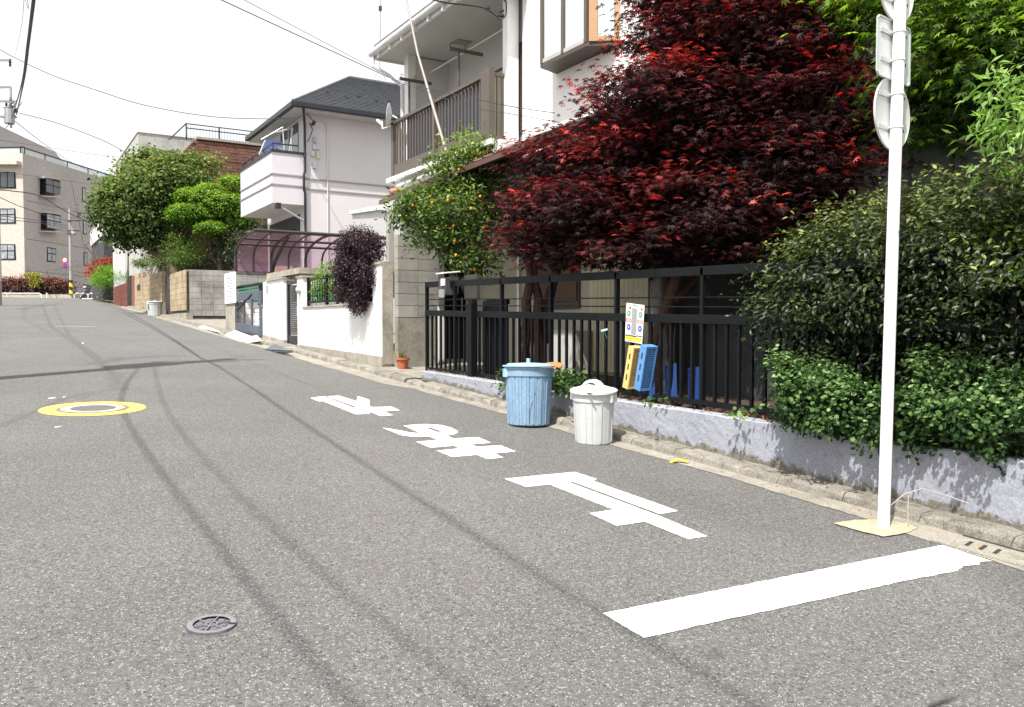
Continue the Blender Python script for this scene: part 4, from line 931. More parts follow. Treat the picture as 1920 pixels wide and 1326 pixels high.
bx('window_frame', M('window_brown', (.06, .05, .045), .5), h1, 7.47, 10.25, 1.78, 7.499, 11.5, 2.9); bx('rattan_blind', bambo, h1, 7.45, 10.3, 1.9, 7.468, 11.4, 2.65)
bx('rain_pipe', galv, h1, 7.38, 8.45, .7, 7.42, 8.49, 3.3); bx('rain_pipe', grey_metal, h1, 7.36, 8.30, .7, 7.39, 8.33, 3.3)
bx('rust_pipe', M('rusty_pipe', (.2, .06, .03), .7), h1, 6.9, 12.5, .85, 6.95, 12.55, 3.6)
MB().box(7.15, 9.9, .8, 7.45, 10.55, 1.45).build('air_conditioner_unit', M('ac_body', (.5, .49, .45), .6, .05), None, bevel=.01, label='off-white outdoor air conditioner unit behind the fence bars', cat='air conditioner')
bx('white_pipe', white_paint, h1, 7.2, 11.55, .8, 7.26, 11.61, 3.0)
# entrance canopy at the left of the house
cnp = thing('entrance_canopy', 'small white pent canopy on a white post behind the block wall', 'canopy', (5.9, 14, 2.6))
MB().add([(5.70, 13.55, 3.40), (5.70, 15.1, 3.54), (6.5, 15.1, 3.74), (6.5, 13.55, 3.60), (5.68, 13.55, 3.56), (5.68, 15.1, 3.70), (6.5, 15.1, 3.90), (6.5, 13.55, 3.76)], [(0,3,2,1),(4,5,6,7),(0,1,5,4),(1,2,6,5),(2,3,7,6),(3,0,4,7)]).build('roof', white_trim, cnp)
MB().beam((5.66, 15.1, 3.66), (5.66, 13.5, 3.56), .06, .07).build('gutter', white_trim, cnp, bevel=.01)
bx('post', M('post_grey', (.36, .34, .31), .6, .05), cnp, 5.72, 13.42, 2.0, 5.82, 13.54, 3.52); MB().tube([(5.6, 13.5, 3.52), (6.2, 13.4, 3.47)], .02, 8).build('pipe', galv, cnp)
# bamboo-like guy pole and dish
gp = MB().tube([aX(760, -10, 5.85), aX(783, 100, 5.85), aX(812, 200, 5.85), aX(838, 290, 5.85), aX(856, 330, 5.86)], [.016, .02, .022, .024, .025], 10); gpo = gp.build('long_pole', M('pole_taupe', (.30, .27, .25), .5, .2, 6), None, smooth=True, label='long thin taupe pole slanting up in front of the balcony out of the citrus tree', cat='pole')
dsh = thing('satellite_dish', 'white satellite dish on the left end of the balcony railing, seen almost edge-on', 'satellite dish', aX(738, 222, 6.38))
dc_ = aX(733, 216, 6.33); dm = MB().lathe([(.005, 0), (.08, .006), (.15, .025), (.215, .055), (.22, .05), (.15, .018), (.08, -.002), (.005, -.008)], 36, capb=False, capt=False).build('dish', white_paint, dsh, smooth=True)
dm.data.transform(Matrix.Translation(dc_-Vector(dsh.location)) @ Matrix.Rotation(R(-31), 4, 'Z') @ Matrix.Rotation(R(-83), 4, 'Y')@ Matrix.Translation(-(wm(dsh).inverted()@Vector((0,0,0)))))
MB().tube([dc_+Vector((.0, .0, -.2)), dc_+Vector((-.12, .12, -.25)), aX(716, 228, 6.3), aX(712, 230, 6.3)], .012, 8).build('arm', white_paint, dsh, smooth=True); MB().tube([aX(708, 226, 6.3), aX(716, 233, 6.3)], .03, 10).build('receiver', white_paint, dsh, smooth=True); MB().tube([dc_, aX(745, 222, 6.4)], .02, 8).build('mount', galv, dsh)

# ================================================================== GREY HOUSE (second along the street)
h2 = thing('house', 'pale grey rendered two-storey house with slate hip roof and boxed corner balcony', 'house', (8, 25, 1.5))
bx('wall', grey_stucco, h2, 7.95, 25.0, 1.3, 17, 29.3, 8.05)
for z in (6.01, 5.70): bx('band', M('band_grey', (.30, .29, .31), .9, .05), h2, 7.925, 24.972, z-.02, 17.02, 29.32, z+.02)
# hip roof with courses
e0, e1, e2, e3 = Vector((7.4, 24.4, 8.12)), Vector((18, 24.4, 8.12)), Vector((18, 29.9, 8.12)), Vector((7.4, 29.9, 8.12)); r0, r1 = Vector((10.15, 27.15, 9.92)), Vector((15.2, 27.15, 9.92))
rf = MB(); rf.add([e0, e1, e2, e3, r0, r1], [(0,1,5,4),(2,3,4,5),(3,0,4),(1,2,5),(0,3,2,1)]); rfo = rf.build('roof', darkroof, h2)
n = 24; co_ = MB()
for (p0, p1, q0_, q1_) in ((e0, e1, r0, r1), (e3, e0, r0, r0)):
    nn = (p1-p0).cross(q0_-p0).normalized()
    if nn.z < 0: nn = -nn
    for i in range(n):
        t0 = i/n; t1 = (i+1)/n; a, b_ = p0.lerp(q0_, t0), p1.lerp(q1_, t0); c_, d_ = p0.lerp(q0_, t1), p1.lerp(q1_, t1)
        co_.add([a+nn*.05, b_+nn*.05, d_+nn*.012, c_+nn*.012, a-nn*.01, b_-nn*.01], [(0,1,2,3),(4,5,1,0)])
co_.build('shingle_courses', darkroof, h2, kind='stuff')
MB().beam(r0+Vector((0,0,.03)), r1+Vector((0,0,.03)), .14, .06).build('ridge_cap', darkroof, h2); MB().beam(e0+Vector((0,0,.04)), r0+Vector((0,0,.04)), .10, .05).build('hip_cap', darkroof, h2)
for a, b_ in ((e0, e1), (e3, e0)): MB().beam(a+Vector((0,0,-.06)), b_+Vector((0,0,-.06)), .12, .15).build('gutter', gutterdk, h2, bevel=.02)
bx('soffit', soffit, h2, 7.46, 24.46, 7.96, 17.9, 29.84, 8.0)
for px, py in ((615, 177), (650, 186), (673, 185), (706, 194), (730, 193), (762, 201)):
    q = aP(px, py, e0, (e1-e0).cross(r0-e0).normalized()); MB().box(q.x-.05, q.y-.03, q.z-.02, q.x+.05, q.y+.03, q.z+.08).build('snow_guard', gutterdk, h2)
# balcony box
bz0, bz1 = 5.2, 6.72
bx('balcony_wall', M('balcony_stucco', (.56, .55, .56), .9, .06, 1.2, bump=.2, bscale=100), h2, 6.93, 25.02, bz0, 7.948, 25.12, bz1); bx('balcony_wall', MATS['balcony_stucco'], h2, 6.93, 25.121, bz0, 7.03, 28.85, bz1); bx('balcony_floor', grey_stucco, h2, 7.031, 25.121, bz0+.01, 7.949, 28.85, bz0+.15)
bx('balcony_coping', gutterdk, h2, 6.90, 24.99, bz1, 7.949, 25.14, bz1+.07); bx('balcony_coping', gutterdk, h2, 6.90, 25.141, bz1, 7.06, 28.88, bz1+.07)
for z in (6.07, 5.76): bx('balcony_band', MATS['band_grey'], h2, 6.91, 25.0, z-.02, 7.945, 25.019, z+.02); bx('balcony_band', MATS['band_grey'], h2, 6.905, 25.0, z-.02, 6.929, 28.85, z+.02)
bx('balcony_rail', gutterdk, h2, 6.96, 25.05, bz1+.24, 7.75, 25.09, bz1+.28); bx('balcony_rail', gutterdk, h2, 6.96, 25.091, bz1+.24, 7.0, 28.8, bz1+.28)
for y in (25.07, 26.3, 27.5, 28.7): bx('rail_post', gutterdk, h2, 6.965, y-.02, bz1+.07, 6.995, y+.02, bz1+.24)
MB().tube([(7.05, 25.3, 8.0), (7.98, 24.93, 7.7)], .02)
MB().tube([(7.7, 24.4, 8.03), (7.90, 24.92, 7.6), (7.90, 24.92, 6.2), (7.86, 24.90, 6.1), (7.86, 24.90, 5.65), (7.90, 24.92, 5.55), (7.90, 24.92, 1.6)], .04, 10).build('downpipe', gutterdk, h2, smooth=True)
MB().tube([(7.1, 24.98, 5.12), (7.85, 24.93, 4.72)], .035, 8).build('drain_pipe', grey_metal, h2, smooth=True); bx('drain_funnel', gutterdk, h2, 7.02, 24.9, 5.04, 7.16, 25.1, 5.2)
MB().tube([(8.25, 24.97, 7.8), (8.5, 24.97, 7.8), (8.62, 24.97, 7.7), (8.62, 24.97, 1.6)], .018, 8).build('cable_conduit', MATS['balcony_stucco'], h2, smooth=True)
for nm, m_, px0, py0, px1, py1 in (('vent', grey_metal, 587, 257, 592, 268), ('meter_box', galv, 586, 271, 592, 281), ('meter_box', galv, 592.5, 271, 598, 281), ('junction_box', M('box_cream', (.55, .55, .42), .6), 583, 284, 589, 293), ('junction_box', MATS['box_cream'], 593, 284, 598.5, 298), ('meter_box', galv, 586, 305, 592.5, 316)):
    a, b_ = aY(px0, py0, 24.97), aY(px1, py1, 24.97); bx(nm, m_, h2, a.x, 24.93, b_.z, b_.x, 24.998, a.z)
bx('window', glassdk, h2, 7.93, 25.7, 6.9, 7.948, 27.6, 7.85); bx('window_frame', galv, h2, 7.90, 26.6, 6.9, 7.929, 26.66, 7.85); bx('lower_opening', inkm, h2, 7.93, 25.6, 3.3, 7.948, 29, 5.0); bx('lower_window', glassdk, h2, 7.90, 26.1, 3.6, 7.928, 27.2, 4.6)
# laundry stand on balcony with cloth
ldr = thing('drying_rack', 'white metal laundry pole frame standing on the grey house balcony', 'drying rack', (7.4, 26, 6.8))
lf = MB()
for a, b_ in (((547,238),(546,290)), ((549,240),(542,287)), ((530,239),(534,292)), ((512,250),(548,241)), ((490,262),(530,239)), ((486,290),(497,263)), ((520,286),(545,292)), ((540,291),(520,275))):
    lf.tube([aY(a[0], a[1], 25.6), aY(b_[0], b_[1], 25.6)], .022, 6)
lf.build('frame', galv, ldr)
cl = MB(); P = [(499, 262), (525, 262), (528, 272), (524, 280), (500, 281), (496, 292), (489, 292)]; cl.prism([aY(px, py, 26.2) for px, py in P], (0, .04, 0)).build('laundry', clothb, None, label='dark blue laundry hanging on the grey house balcony', cat='laundry')
# insulator cluster on the corner
wc = MB(); cps = [aY(583, 218, 24.8), aY(580, 230, 24.8), aY(590, 228, 24.8), aY(586, 234, 24.8)]
wc.tube([aY(575, 212, 24.8), aY(583, 222, 24.8), aY(589, 229, 24.8), aY(585, 236, 24.8), aY(580, 230, 24.8), aY(586, 243, 24.8), aY(582, 255, 24.8), aY(577, 266, 24.8)], .015, 5).tube([cps[2], cps[3]], .05, 6)
wc.build('service_cable_loop', cableblk, h2)
# antenna mast
am = thing('antenna_mast', 'tall thin antenna mast with stay wires above the slate roof', 'antenna', (11.4, 27.15, 9.95))
q0 = aY(712, 148, 27.1); qt = aY(714, -30, 27.1)
MB().tube([q0+Vector((0,0,.35)), qt], .02, 8).build('mast', grey_metal, am); 
for px in (700, 724, 712): MB().tube([q0+Vector((0,0,.38)), aY(px, 151, 27.1 if px != 712 else 26.7)], .012, 5).build('leg', grey_metal, am)
MB().tube([aY(713, 20, 27.1), aY(713, 12, 27.1)], .06, 8).build('insulator', cableblk, am)

# ================================================================== CARPORT
ribm = M('carport_brown', (.04, .03, .03), .5, .1, 4)
cpt = thing('carport', 'purple translucent curved-roof carport with dark brown ribs behind the white wall', 'carport', (7.5, 22.5, 1.4))
YN, YF, ZT, ZM, ZB = 21.85, 24.0, 3.99, 3.49, 3.04
arc = [(YN, ZT)]+[(YN+(YF-YN)*math.sin(R(a))**1.0*1.0, ZM+(ZT-ZM)*math.cos(R(a))) for a in (18, 36, 54, 72, 90)]+[(YF+.02, ZB)]
xa, xb = 5.6, 9.6
nb_ = 8; wx = (xb-xa)/nb_
for k in range(nb_):
    mb = MB(); n = len(arc)
    for (yy, zz) in arc: mb.v += [(xa+k*wx+.02, yy, zz), (xa+(k+1)*wx-.02, yy, zz)]
    for i in range(n-1): mb.f.append((2*i, 2*i+1, 2*i+3, 2*i+2))
    mb.build('roof_panel', purple, cpt, smooth=True)
for k in range(0, nb_+1): MB().tube([(xa+k*wx, yy, zz) for yy, zz in arc], .028 if k % 2 else .04, 6).build('rib', ribm, cpt)
for i in (0, 2, 3, 6): MB().tube([(xa-.02, arc[i][0], arc[i][1]), (xb, arc[i][0], arc[i][1])], .035 if i else .05, 6).build('purlin', ribm, cpt)
for x in (6.6, 8.6):
    MB().tube([(x, 24.1, 1.4), (x, 24.1, 2.9), (x, 23.6, 3.35), (x, 22.4, 3.9)], .055, 8).build('post', ribm, cpt)
bx('gutter', M('gutter_brown_grey', (.13, .11, .10), .6), cpt, 5.6, 23.98, 2.96, 9.6, 24.08, 3.06)
bx('screen', greenwall, None, 5.9, 24.85, 1.5, 9.6, 24.95, 2.75, label='green boundary screen behind the carport', cat='screen')
bx('garden_screen', M('tan_board', (.40, .27, .15), .8), None, 6.9, 24.6, 1.5, 7.4, 24.7, 3.3, label='tan board standing in the carport seen through the purple roof', cat='board')
# accordion gate
ag = thing('accordion_gate', 'blue-grey metal sliding driveway gate with glazed-looking open grid, left of the white stub wall', 'gate', (5.5, 22.3, rz(22.3)))
agm = M('gate_blue_grey', (.075, .09, .12), .45, .1, 5)
def aplane(px, py): return aX(px, py, 5.46)
g0, g1, g2, g3 = aplane(443, 549), aplane(488, 547), aplane(492, 626), aplane(446, 617)
ya, yb = g0.y, g1.y; zt0, zb0 = (g0.z+g1.z)/2, g3.z
for y, nm in ((ya, 'stile'), (yb, 'stile')): MB().box(5.44, y-.06, rz(y)+.12, 5.49, y+.06, zt0).build(nm, agm, ag)
MB().beam((5.465, ya, zt0-.1), (5.465, yb, zt0-.1), .06, .2).build('top_rail', agm, ag); MB().beam((5.465, ya, rz(ya)+.24), (5.465, yb, rz(yb)+.24), .06, .22).build('bottom_rail', agm, ag)
for k in (1, 2): 
    y = ya+(yb-ya)*k/3; MB().box(5.44, y-.05, rz(y)+.2, 5.48, y+.05, zt0-.1).build('middle_stile', agm, ag)
for k in range(6): z = 1.62+k*.165; MB().beam((5.45, ya, z+.07), (5.45, yb, z), .014, .014).build('grid_bar', agm, ag)
MB().beam((5.43, ya-.2, 1.95), (5.43, yb+.7, 2.33), .02, .035).build('brace', blackm, ag)
# white boards visible through the gate
bx('inner_wall', white_wallm, None, 5.75, 24.3, 1.3, 9.3, 24.4, 2.25, label='white low inner wall seen through the driveway gate', cat='wall')
# inner railing panel right of the gate
ir = thing('lattice_railing', 'dark patterned railing between the driveway gate and the white stub wall', 'railing', (5.6, 21.2, 2.05))
bx('rail', blackm, ir, 5.56, 20.78, 2.55, 5.60, 24.4, 2.62); bx('rail', blackm, ir, 5.56, 20.78, 2.05, 5.60, 21.5, 2.1)
for k in range(5): bx('bar', blackm, ir, 5.57, 20.85+k*.13, 2.1, 5.59, 20.90+k*.13, 2.55)
for k in range(4): bx('cross_bar', blackm, ir, 5.575, 21.5, 2.15+k*.11, 5.595, 24.4, 2.175+k*.11)
# concrete gate post with white board
gpst = thing('gate_post', 'mossy concrete gate post at the driveway edge left of the gate', 'post', (5.5, 24.6, rz(24.6)))
q0 = aX(423, 570, 5.44); q1 = aX(442, 570, 5.44)
bx('post', concrete, gpst, 5.44, q1.y, 1.35, 5.7, q0.y, aX(432, 568, 5.44).z)
wb = thing('white_notice_panel', 'white ribbed panel standing on the concrete gate post', 'panel', (5.45, 24.6, 2.2)); a = aX(423, 514, 5.43); b_ = aX(442, 512, 5.43); zlo = aX(432, 569, 5.43).z
bx('panel', lattice, wb, 5.40, b_.y, zlo, 5.435, a.y, a.z); 
for k in range(9): z = zlo+.12+k*(a.z-zlo-.2)/9; bx('rib', M('rib_grey', (.5, .52, .53), .6), wb, 5.388, b_.y+.2, z, 5.399, a.y-.2, z+.02)
# ramps on the kerb
def ramp_plate(name, label, P, th, m_, cat='ramp plate'):
    P = [Vector(p) for p in P]; mb = MB(); mb.prism(P, (0, 0, -th)); return mb.build(name, m_, None, label=label, cat=cat)
def rp(px, py, dz): return aR(px, py, dz)
ramp_plate('ramp_plate', 'dark grey steel ramp plate resting on the kerb before the slatted side door', [rp(496,655,.01), rp(526,662,.01), rp(549,658,.13), rp(516,645,.13)], .035, steel)
wsm = M('white_sheet', (.8, .8, .78), .7, .05)
mb = MB(); P = [rp(422,628,.02), rp(440,619,.16), rp(469,630,.10), rp(462,640,.02), rp(447,639,.01)]; mb.prism(P, (0, 0, -.02)); P = [rp(463,641,.03), rp(469,631,.12), rp(482,629,.16), rp(489,637,.14)]; mb.prism(P, (0, 0, -.03)); mb.build('white_ramp', wsm, None, label='crumpled white ramp sheet over the kerb in front of the driveway gate', cat='ramp plate')
ramp_plate('ramp_plate', 'flat white ramp plate at the kerb before the grey block wall', [rp(372,613,.01), rp(409,624,.01), rp(413,622,.10), rp(383,610,.10)], .02, wsm)
ramp_plate('ramp_plate', 'rust-brown steel ramp plate lying by the brick wall far up the street', [rp(205,570.5,.01), rp(222,578,.01), rp(253,571,.3), rp(236,568,.2)], .03, M('rust_plate', (.12, .08, .075), .7))

# ================================================================== BLOCK WALLS FURTHER UP
gw = thing('block_wall', 'grey stained concrete block garden wall corner in front of the big green trees', 'wall', (5.6, 30.3, rz(30.3)))
bx('core', mortar_dk, gw, 5.52, 30.34, 1.5, 8.3, 30.46, 3.46); bx('core', mortar_dk, gw, 5.46, 30.47, 1.5, 5.60, 33.5, 3.42)
bk = MB().box(-.19, -.08, -.096, .19, .08, .096).mesh('block', blockm2); bks = MB().box(-.08, -.19, -.096, .08, .19, .096).mesh('block', sandblock)
for r_ in range(8):
    for k in range(7): piece('block', bk, gw, (5.72+k*.39+.0, 30.38, 3.38-r_*.2))
for r_ in range(7):
    for k in range(8): piece('block', bks, gw, (5.50, 30.66+k*.39, 3.38-r_*.2))
bx('base', concrete, gw, 5.40, 30.28, 1.6, 5.62, 33.62, 1.98); bx('base', concrete, gw, 5.621, 30.28, 1.7, 8.3, 30.47, 1.78)
g2w = thing('block_wall', 'sand-coloured block wall beyond the wooden gate with clipped bonsai above it', 'wall', (5.5, 37, rz(37)))
bx('core', mortar_dk, g2w, 5.46, 35.4, 1.8, 5.56, 40.4, 3.65)
for r_ in range(7):
    for k in range(13): piece('block', bks, g2w, (5.48, 35.55+k*.39, 3.60-r_*.2))
bx('base', concrete, g2w, 5.39, 35.35, 1.9, 5.56, 40.5, 2.30)
g3w = thing('block_wall', 'narrow sand-coloured block pillar with a letterbox slot beside the red brick wall', 'wall', (5.5, 41.7, rz(41.7)))
for r_ in range(8):
    for k in range(7): piece('block', bks, g3w, (5.48, 40.75+k*.39, 3.85-r_*.2))
bx('core', mortar_dk, g3w, 5.46, 40.6, 2.1, 5.56, 43.3, 3.92); bx('letter_slot', inkm, g3w, 5.385, 41.3, 3.2, 5.399, 42.3, 3.45)
wg = thing('wooden_gate', 'dark weathered wooden garden gate between two block walls', 'gate', (5.5, 34.5, rz(34.5)))
gpm = MB().box(-.015, -.10, -.8, .015, .10, .8).mesh('plank', M('dark_wood', (.05, .045, .04), .9, .4, 8))
for k in range(8): piece('plank', gpm, wg, (5.55, 33.75+k*.215, 2.65))
brw = thing('brick_wall', 'red brick garden wall with dark gate slot far up the street', 'wall', (5.4, 48, rz(48)))
def bwall(x0, y0, x1, y1, z0, z1, parent):
    bx('core', mortar_dk, parent, x0+.02, y0+.02, z0, x1, y1-.02, z1-.01)
bwall(5.4, 45.8, 5.6, 52.0, 2.4, 3.75, brw); brm = MB().box(-.02, -.11, -.029, .02, .11, .029).mesh('brick', brickm)
for r_ in range(12):
    for k in range(25): piece('brick', brm, brw, (5.41, 46.0+k*.24+(r_ % 2)*.12, 3.70-r_*.072-.0))
mbk = MB()
for r_ in range(12, 19):
    for k in range(25): y = 46.0+k*.24+(r_ % 2)*.12; z = 3.70-r_*.072; mbk.box(5.39, y-.11, z-.029, 5.43, y+.11, z+.029)
mbk.build('bricks', brickm, brw, kind='stuff')
bx('dark_gate', blackm, brw, 5.38, 44.4, 2.4, 5.46, 45.75, 4.0); bx('end_pier', brickm, brw, 5.40, 43.35, 2.35, 5.6, 44.38, 3.95)
fbx = bx('pale_wall', white_trim, None, 5.6, 53.5, 2.9, 6.2, 54.0, 6.4, label='pale tapering concrete wall end behind the bright green bush', cat='wall')
dkb = thing('garage_building', 'dark-fronted low building behind the red flowering bush at the street end', 'building', (7, 60, 3.2)); bx('wall', M('garage_dark', (.05, .05, .055), .8), dkb, 5.5, 58, 3.0, 12, 66, 7.2); bx('fascia', grey_stucco, dkb, 5.4, 57.9, 7.2, 12, 66, 8.2)
# ================================================================== BROWN TILED HOUSE and concrete building
h3 = thing('house', 'brown tiled house with a roof terrace railing behind the green trees', 'house', (7, 37, 2.5))
pl3 = Vector((0, 1, 0)); A, B, Cc, D = aY(330, 300, 37), aY(368, 261, 37), aY(560, 284, 37), aY(560, 420, 37); E_ = aY(330, 440, 37); D.z = E_.z = 2.3; Cc.z = B.z
MB().prism([A, B, Cc, D, E_], (0, 5, 0)).build('wall', M('tile_backing', (.05, .03, .025), .9), h3)
til = MB(); rows = 34
z = B.z-.12; r_ = 0
while z > 4.4:
    xl = A.x+(B.x-A.x)*max(0, min(1, (z-A.z)/(B.z-A.z))) if z > A.z else A.x
    x = xl+(r_ % 2)*.21
    while x < 12.6:
        yj = random.uniform(-.012, .008); w_ = .40; til.box(x, 36.965+yj, z-.058, x+w_, 36.999, z+.058); x += w_+.012
    z -= .128; r_ += 1
til.build('wall_tiles', brownt, h3, kind='stuff')
bx('coping', M('coping_tan', (.3, .26, .22), .8), h3, B.x, 36.9, B.z, 13, 42, B.z+.1)
rt3 = thing('terrace_railing', 'thin dark roof terrace railing on top of the brown tiled house', 'railing', (8, 37.4, B.z))
za, zb_ = aY(350, 232, 37.4).z, aY(350, 262, 37.4).z; x0 = aY(349, 232, 37.4).x
for z in (za, za-.18): MB().tube([(x0, 37.4, z), (13, 37.4, z)], .025, 5).build('rail', gutterdk, rt3)
MB().tube([(x0, 37.4, za), (x0-.1, 41, za)], .03, 5).build('rail', gutterdk, rt3)
for k in range(6): MB().tube([(x0+k*1.35, 37.4, B.z), (x0+k*1.35, 37.4, za)], .03, 5).build('post', gutterdk, rt3)
tb = MB().tube([(0, 0, -.5), (0, 0, .5)], .008, 4).mesh('bar', gutterdk)
for k in range(50): piece('bar', tb, rt3, (x0+.06+k*.125, 37.4, (B.z+za-.1)/2), scale=(1, 1, (za-B.z)))
h4 = thing('concrete_building', 'bare streaked concrete building rising behind the dark green tree', 'building', (7, 49, 3))
ctop = aY(259, 248, 49); bx('wall', M('raw_concrete', (.42, .42, .39), .95, .1, .4, dirt=(.16, .16, .14), dscale=.5, damt=.7, streak=.6, bump=.3), h4, ctop.x, 49, 2.6, 20, 60, ctop.z)
bx('coping', white_trim, h4, ctop.x-.05, 48.95, ctop.z, 20, 60, ctop.z+.12); a = aY(298, 280, 48.9); bx('window_slot', inkm, h4, a.x, 48.93, a.z-.35, a.x+2.2, 48.99, a.z)
bal = aY(245, 300, 48); bx('side_balcony', gutterdk, h4, ctop.x-.5, 49.5, ctop.z-2.4, ctop.x-.01, 52, ctop.z-1.3)

# ================================================================== FAR APARTMENT BLOCK at the crossing
AP = aD(48, 563, 100); AP.z = 4.4; az = TH+math.atan(140/FPX)
u = Vector((math.sin(az), math.cos(az), 0)); v = Vector((-math.cos(az), math.sin(az), 0))   # u: right face runs away to the right; v: left face runs left
apt = thing('apartment_block', 'four-storey beige apartment block with roof railing at the far crossing', 'building', AP)
nR = Vector((u.y, -u.x, 0)); nL = -u
ztop = aP(48, 289, AP, nR).z
def pr(px, py, off=0): return aP(px, py, AP+nR*off, nR)
def plf(px, py, off=0): return aP(px, py, AP+nL*off, nL)
LR, LL = 46, 26
def frustum(name, m_, P, z0, z1, parent, **k): return MB().prism([Vector((p.x, p.y, z0)) for p in P], (0, 0, z1-z0)).build(name, m_, parent, **k)
frustum('wall', apt_r, [AP, AP+u*LR, AP+u*LR+v*LL, AP+v*LL], 4.2, ztop, apt)
frustum('front_wall', apt_l, [AP-u*.06-nR*-.0, AP-u*.003, AP-u*.003+v*LL, AP-u*.06+v*LL], 4.2, ztop, apt)
def facewin(pts, n_, name='window', proud=.0, frame=blackm, pane=glassdk, mull=1, mz=0):
    P = [aP(px, py, AP+n_*(proud+.03), n_) for px, py in pts]
    wf = MB(); c = sum(P, Vector())/4; wf.prism(P, -n_*(.04 if not proud else proud+.02)); o = wf.build(name, frame, apt)
    t = (P[1]-P[0]).normalized(); W_ = (P[1]-P[0]).length; zt2 = (P[0].z+P[1].z)/2; zb2 = (P[2].z+P[3].z)/2; e = .12
    for k in range(mull+1):
        a = P[0]+t*(e+(W_-e)*k/(mull+1)); b_ = P[0]+t*((W_-e)*(k+1)/(mull+1)+ (0 if k == mull else 0))
        MB().prism([Vector((a.x, a.y, zb2+e)), Vector((b_.x, b_.y, zb2+e)), Vector((b_.x, b_.y, zt2-e)), Vector((a.x, a.y, zt2-e))], n_*.02).build('pane', pane, o)
    if mz: MB().prism([Vector((P[0].x, P[0].y, zb2+1.0)), Vector((P[1].x, P[1].y, zb2+1.0)), Vector((P[1].x, P[1].y, zb2+1.1)), Vector((P[0].x, P[0].y, zb2+1.1))], n_*.05).build('guard_rail', frame, o)
    return P
gcur = M('curtained_glass', (.30, .32, .34), .2, .5, 1.5, spec=.8)
for i, (x0, y0, x1, y1) in enumerate(((85, 335, 113, 364), (87, 400, 114, 430))):
    facewin([(x0, y0), (x1, y0+4), (x1, y1+1), (x0, y1)], nR, 'bay_window', .7, pane=gcur if i else glassdk, mull=1, mz=1)
    P = [aP(px, py, AP+nR*.9, nR) for px, py in ((x0-1, y1+3), (x1+2, y1+4), (x1+2, y1+7), (x0-1, y1+5))]; MB().prism(P, -nR*.9).build('bay_sill', apt_l, apt)
    P = [aP(px, py, AP+nR*.9, nR) for px, py in ((x0-1, y0-4), (x1, y0), (x1, y0+3), (x0-1, y0-1))]; MB().prism(P, -nR*.9).build('bay_hood', apt_l, apt)
facewin([(88.5, 463.5), (105, 466), (105, 492), (88.5, 491)], nR, pane=gcur, mz=1)
for x, y0, y1 in ((154, 351, 379), (155.5, 413, 440), (157, 473, 500)): facewin([(x, y0), (x+7.5, y0+1), (x+7.5, y1), (x, y1-1)], nR, pane=gcur, mull=0)
facewin([(157, 533), (169, 535), (170, 563), (158, 563)], nR, 'entrance_door', mull=0)
for y0, y1 in ((323, 353), (391, 419), (458, 487)): facewin([(-14, y0), (28, y0), (29.5, y1), (-14, y1)], nL, proud=.1, pane=gcur if y0 > 350 else glassdk, mull=2, mz=1 if y0 > 350 else 0)
P = [aP(px, py, AP+nL*.9, nL) for px, py in ((-14, 301), (31, 301), (31, 308), (-14, 308))]; MB().prism(P, -nL*.9).build('window_hood', apt_l, apt)
for px0, py0, px1, py1 in ((50, 446, 166, 468), (49, 506, 172, 521), (50, 375, 160, 402)):
    a, b_ = pr(px0, py0, .01), pr(px1, py1, .01); z = (a.z+b_.z)/2; MB().beam(Vector((a.x, a.y, z)), Vector((b_.x, b_.y, z)), .03, .05).build('joint_line', M('joint_brown', (.2, .17, .15), .9), apt)
rr = thing('roof_railing', 'dark metal roof railing with pale glass along the apartment block edge', 'railing', AP+Vector((0, 0, ztop-AP.z)))
zt3 = aP(48, 277, AP, nR).z
for a_, d_, L_ in ((AP, u, 36), (AP, v, LL)):
    o_ = a_+(nR*-.3 if d_ is u else nL*-.3)
    MB().beam(Vector((o_.x, o_.y, zt3)), Vector((o_.x, o_.y, zt3))+d_*L_, .12, .16).build('rail', gutterdk, rr)
    n = int(L_/4.2)
    for k in range(n+1): q = o_+d_*(L_*k/n); MB().box(q.x-.07, q.y-.07, ztop, q.x+.07, q.y+.07, zt3).build('post', gutterdk, rr)
    MB().prism([Vector((o_.x, o_.y, ztop+.05)), Vector((o_.x, o_.y, ztop+.05))+d_*L_, Vector((o_.x, o_.y, zt3-.1))+d_*L_, Vector((o_.x, o_.y, zt3-.1))], nR*.03 if d_ is u else nL*.03).build('glass', glassmat('rail_glass', (.6, .65, .65), .2, .5), rr)
ph = AP-nR*6+u*2; zp = aP(0, 248, AP+u*2, nL).z
MB().prism([Vector((ph.x, ph.y, ztop)), Vector((ph.x, ph.y, ztop))+u*16, Vector((ph.x, ph.y, ztop+1.8))+u*16, Vector((ph.x, ph.y, ztop+3.4))+u*13, Vector((ph.x, ph.y, ztop+4.6))], v*18).build('penthouse', M('penthouse_grey', (.34, .32, .31), .8, .06), apt)
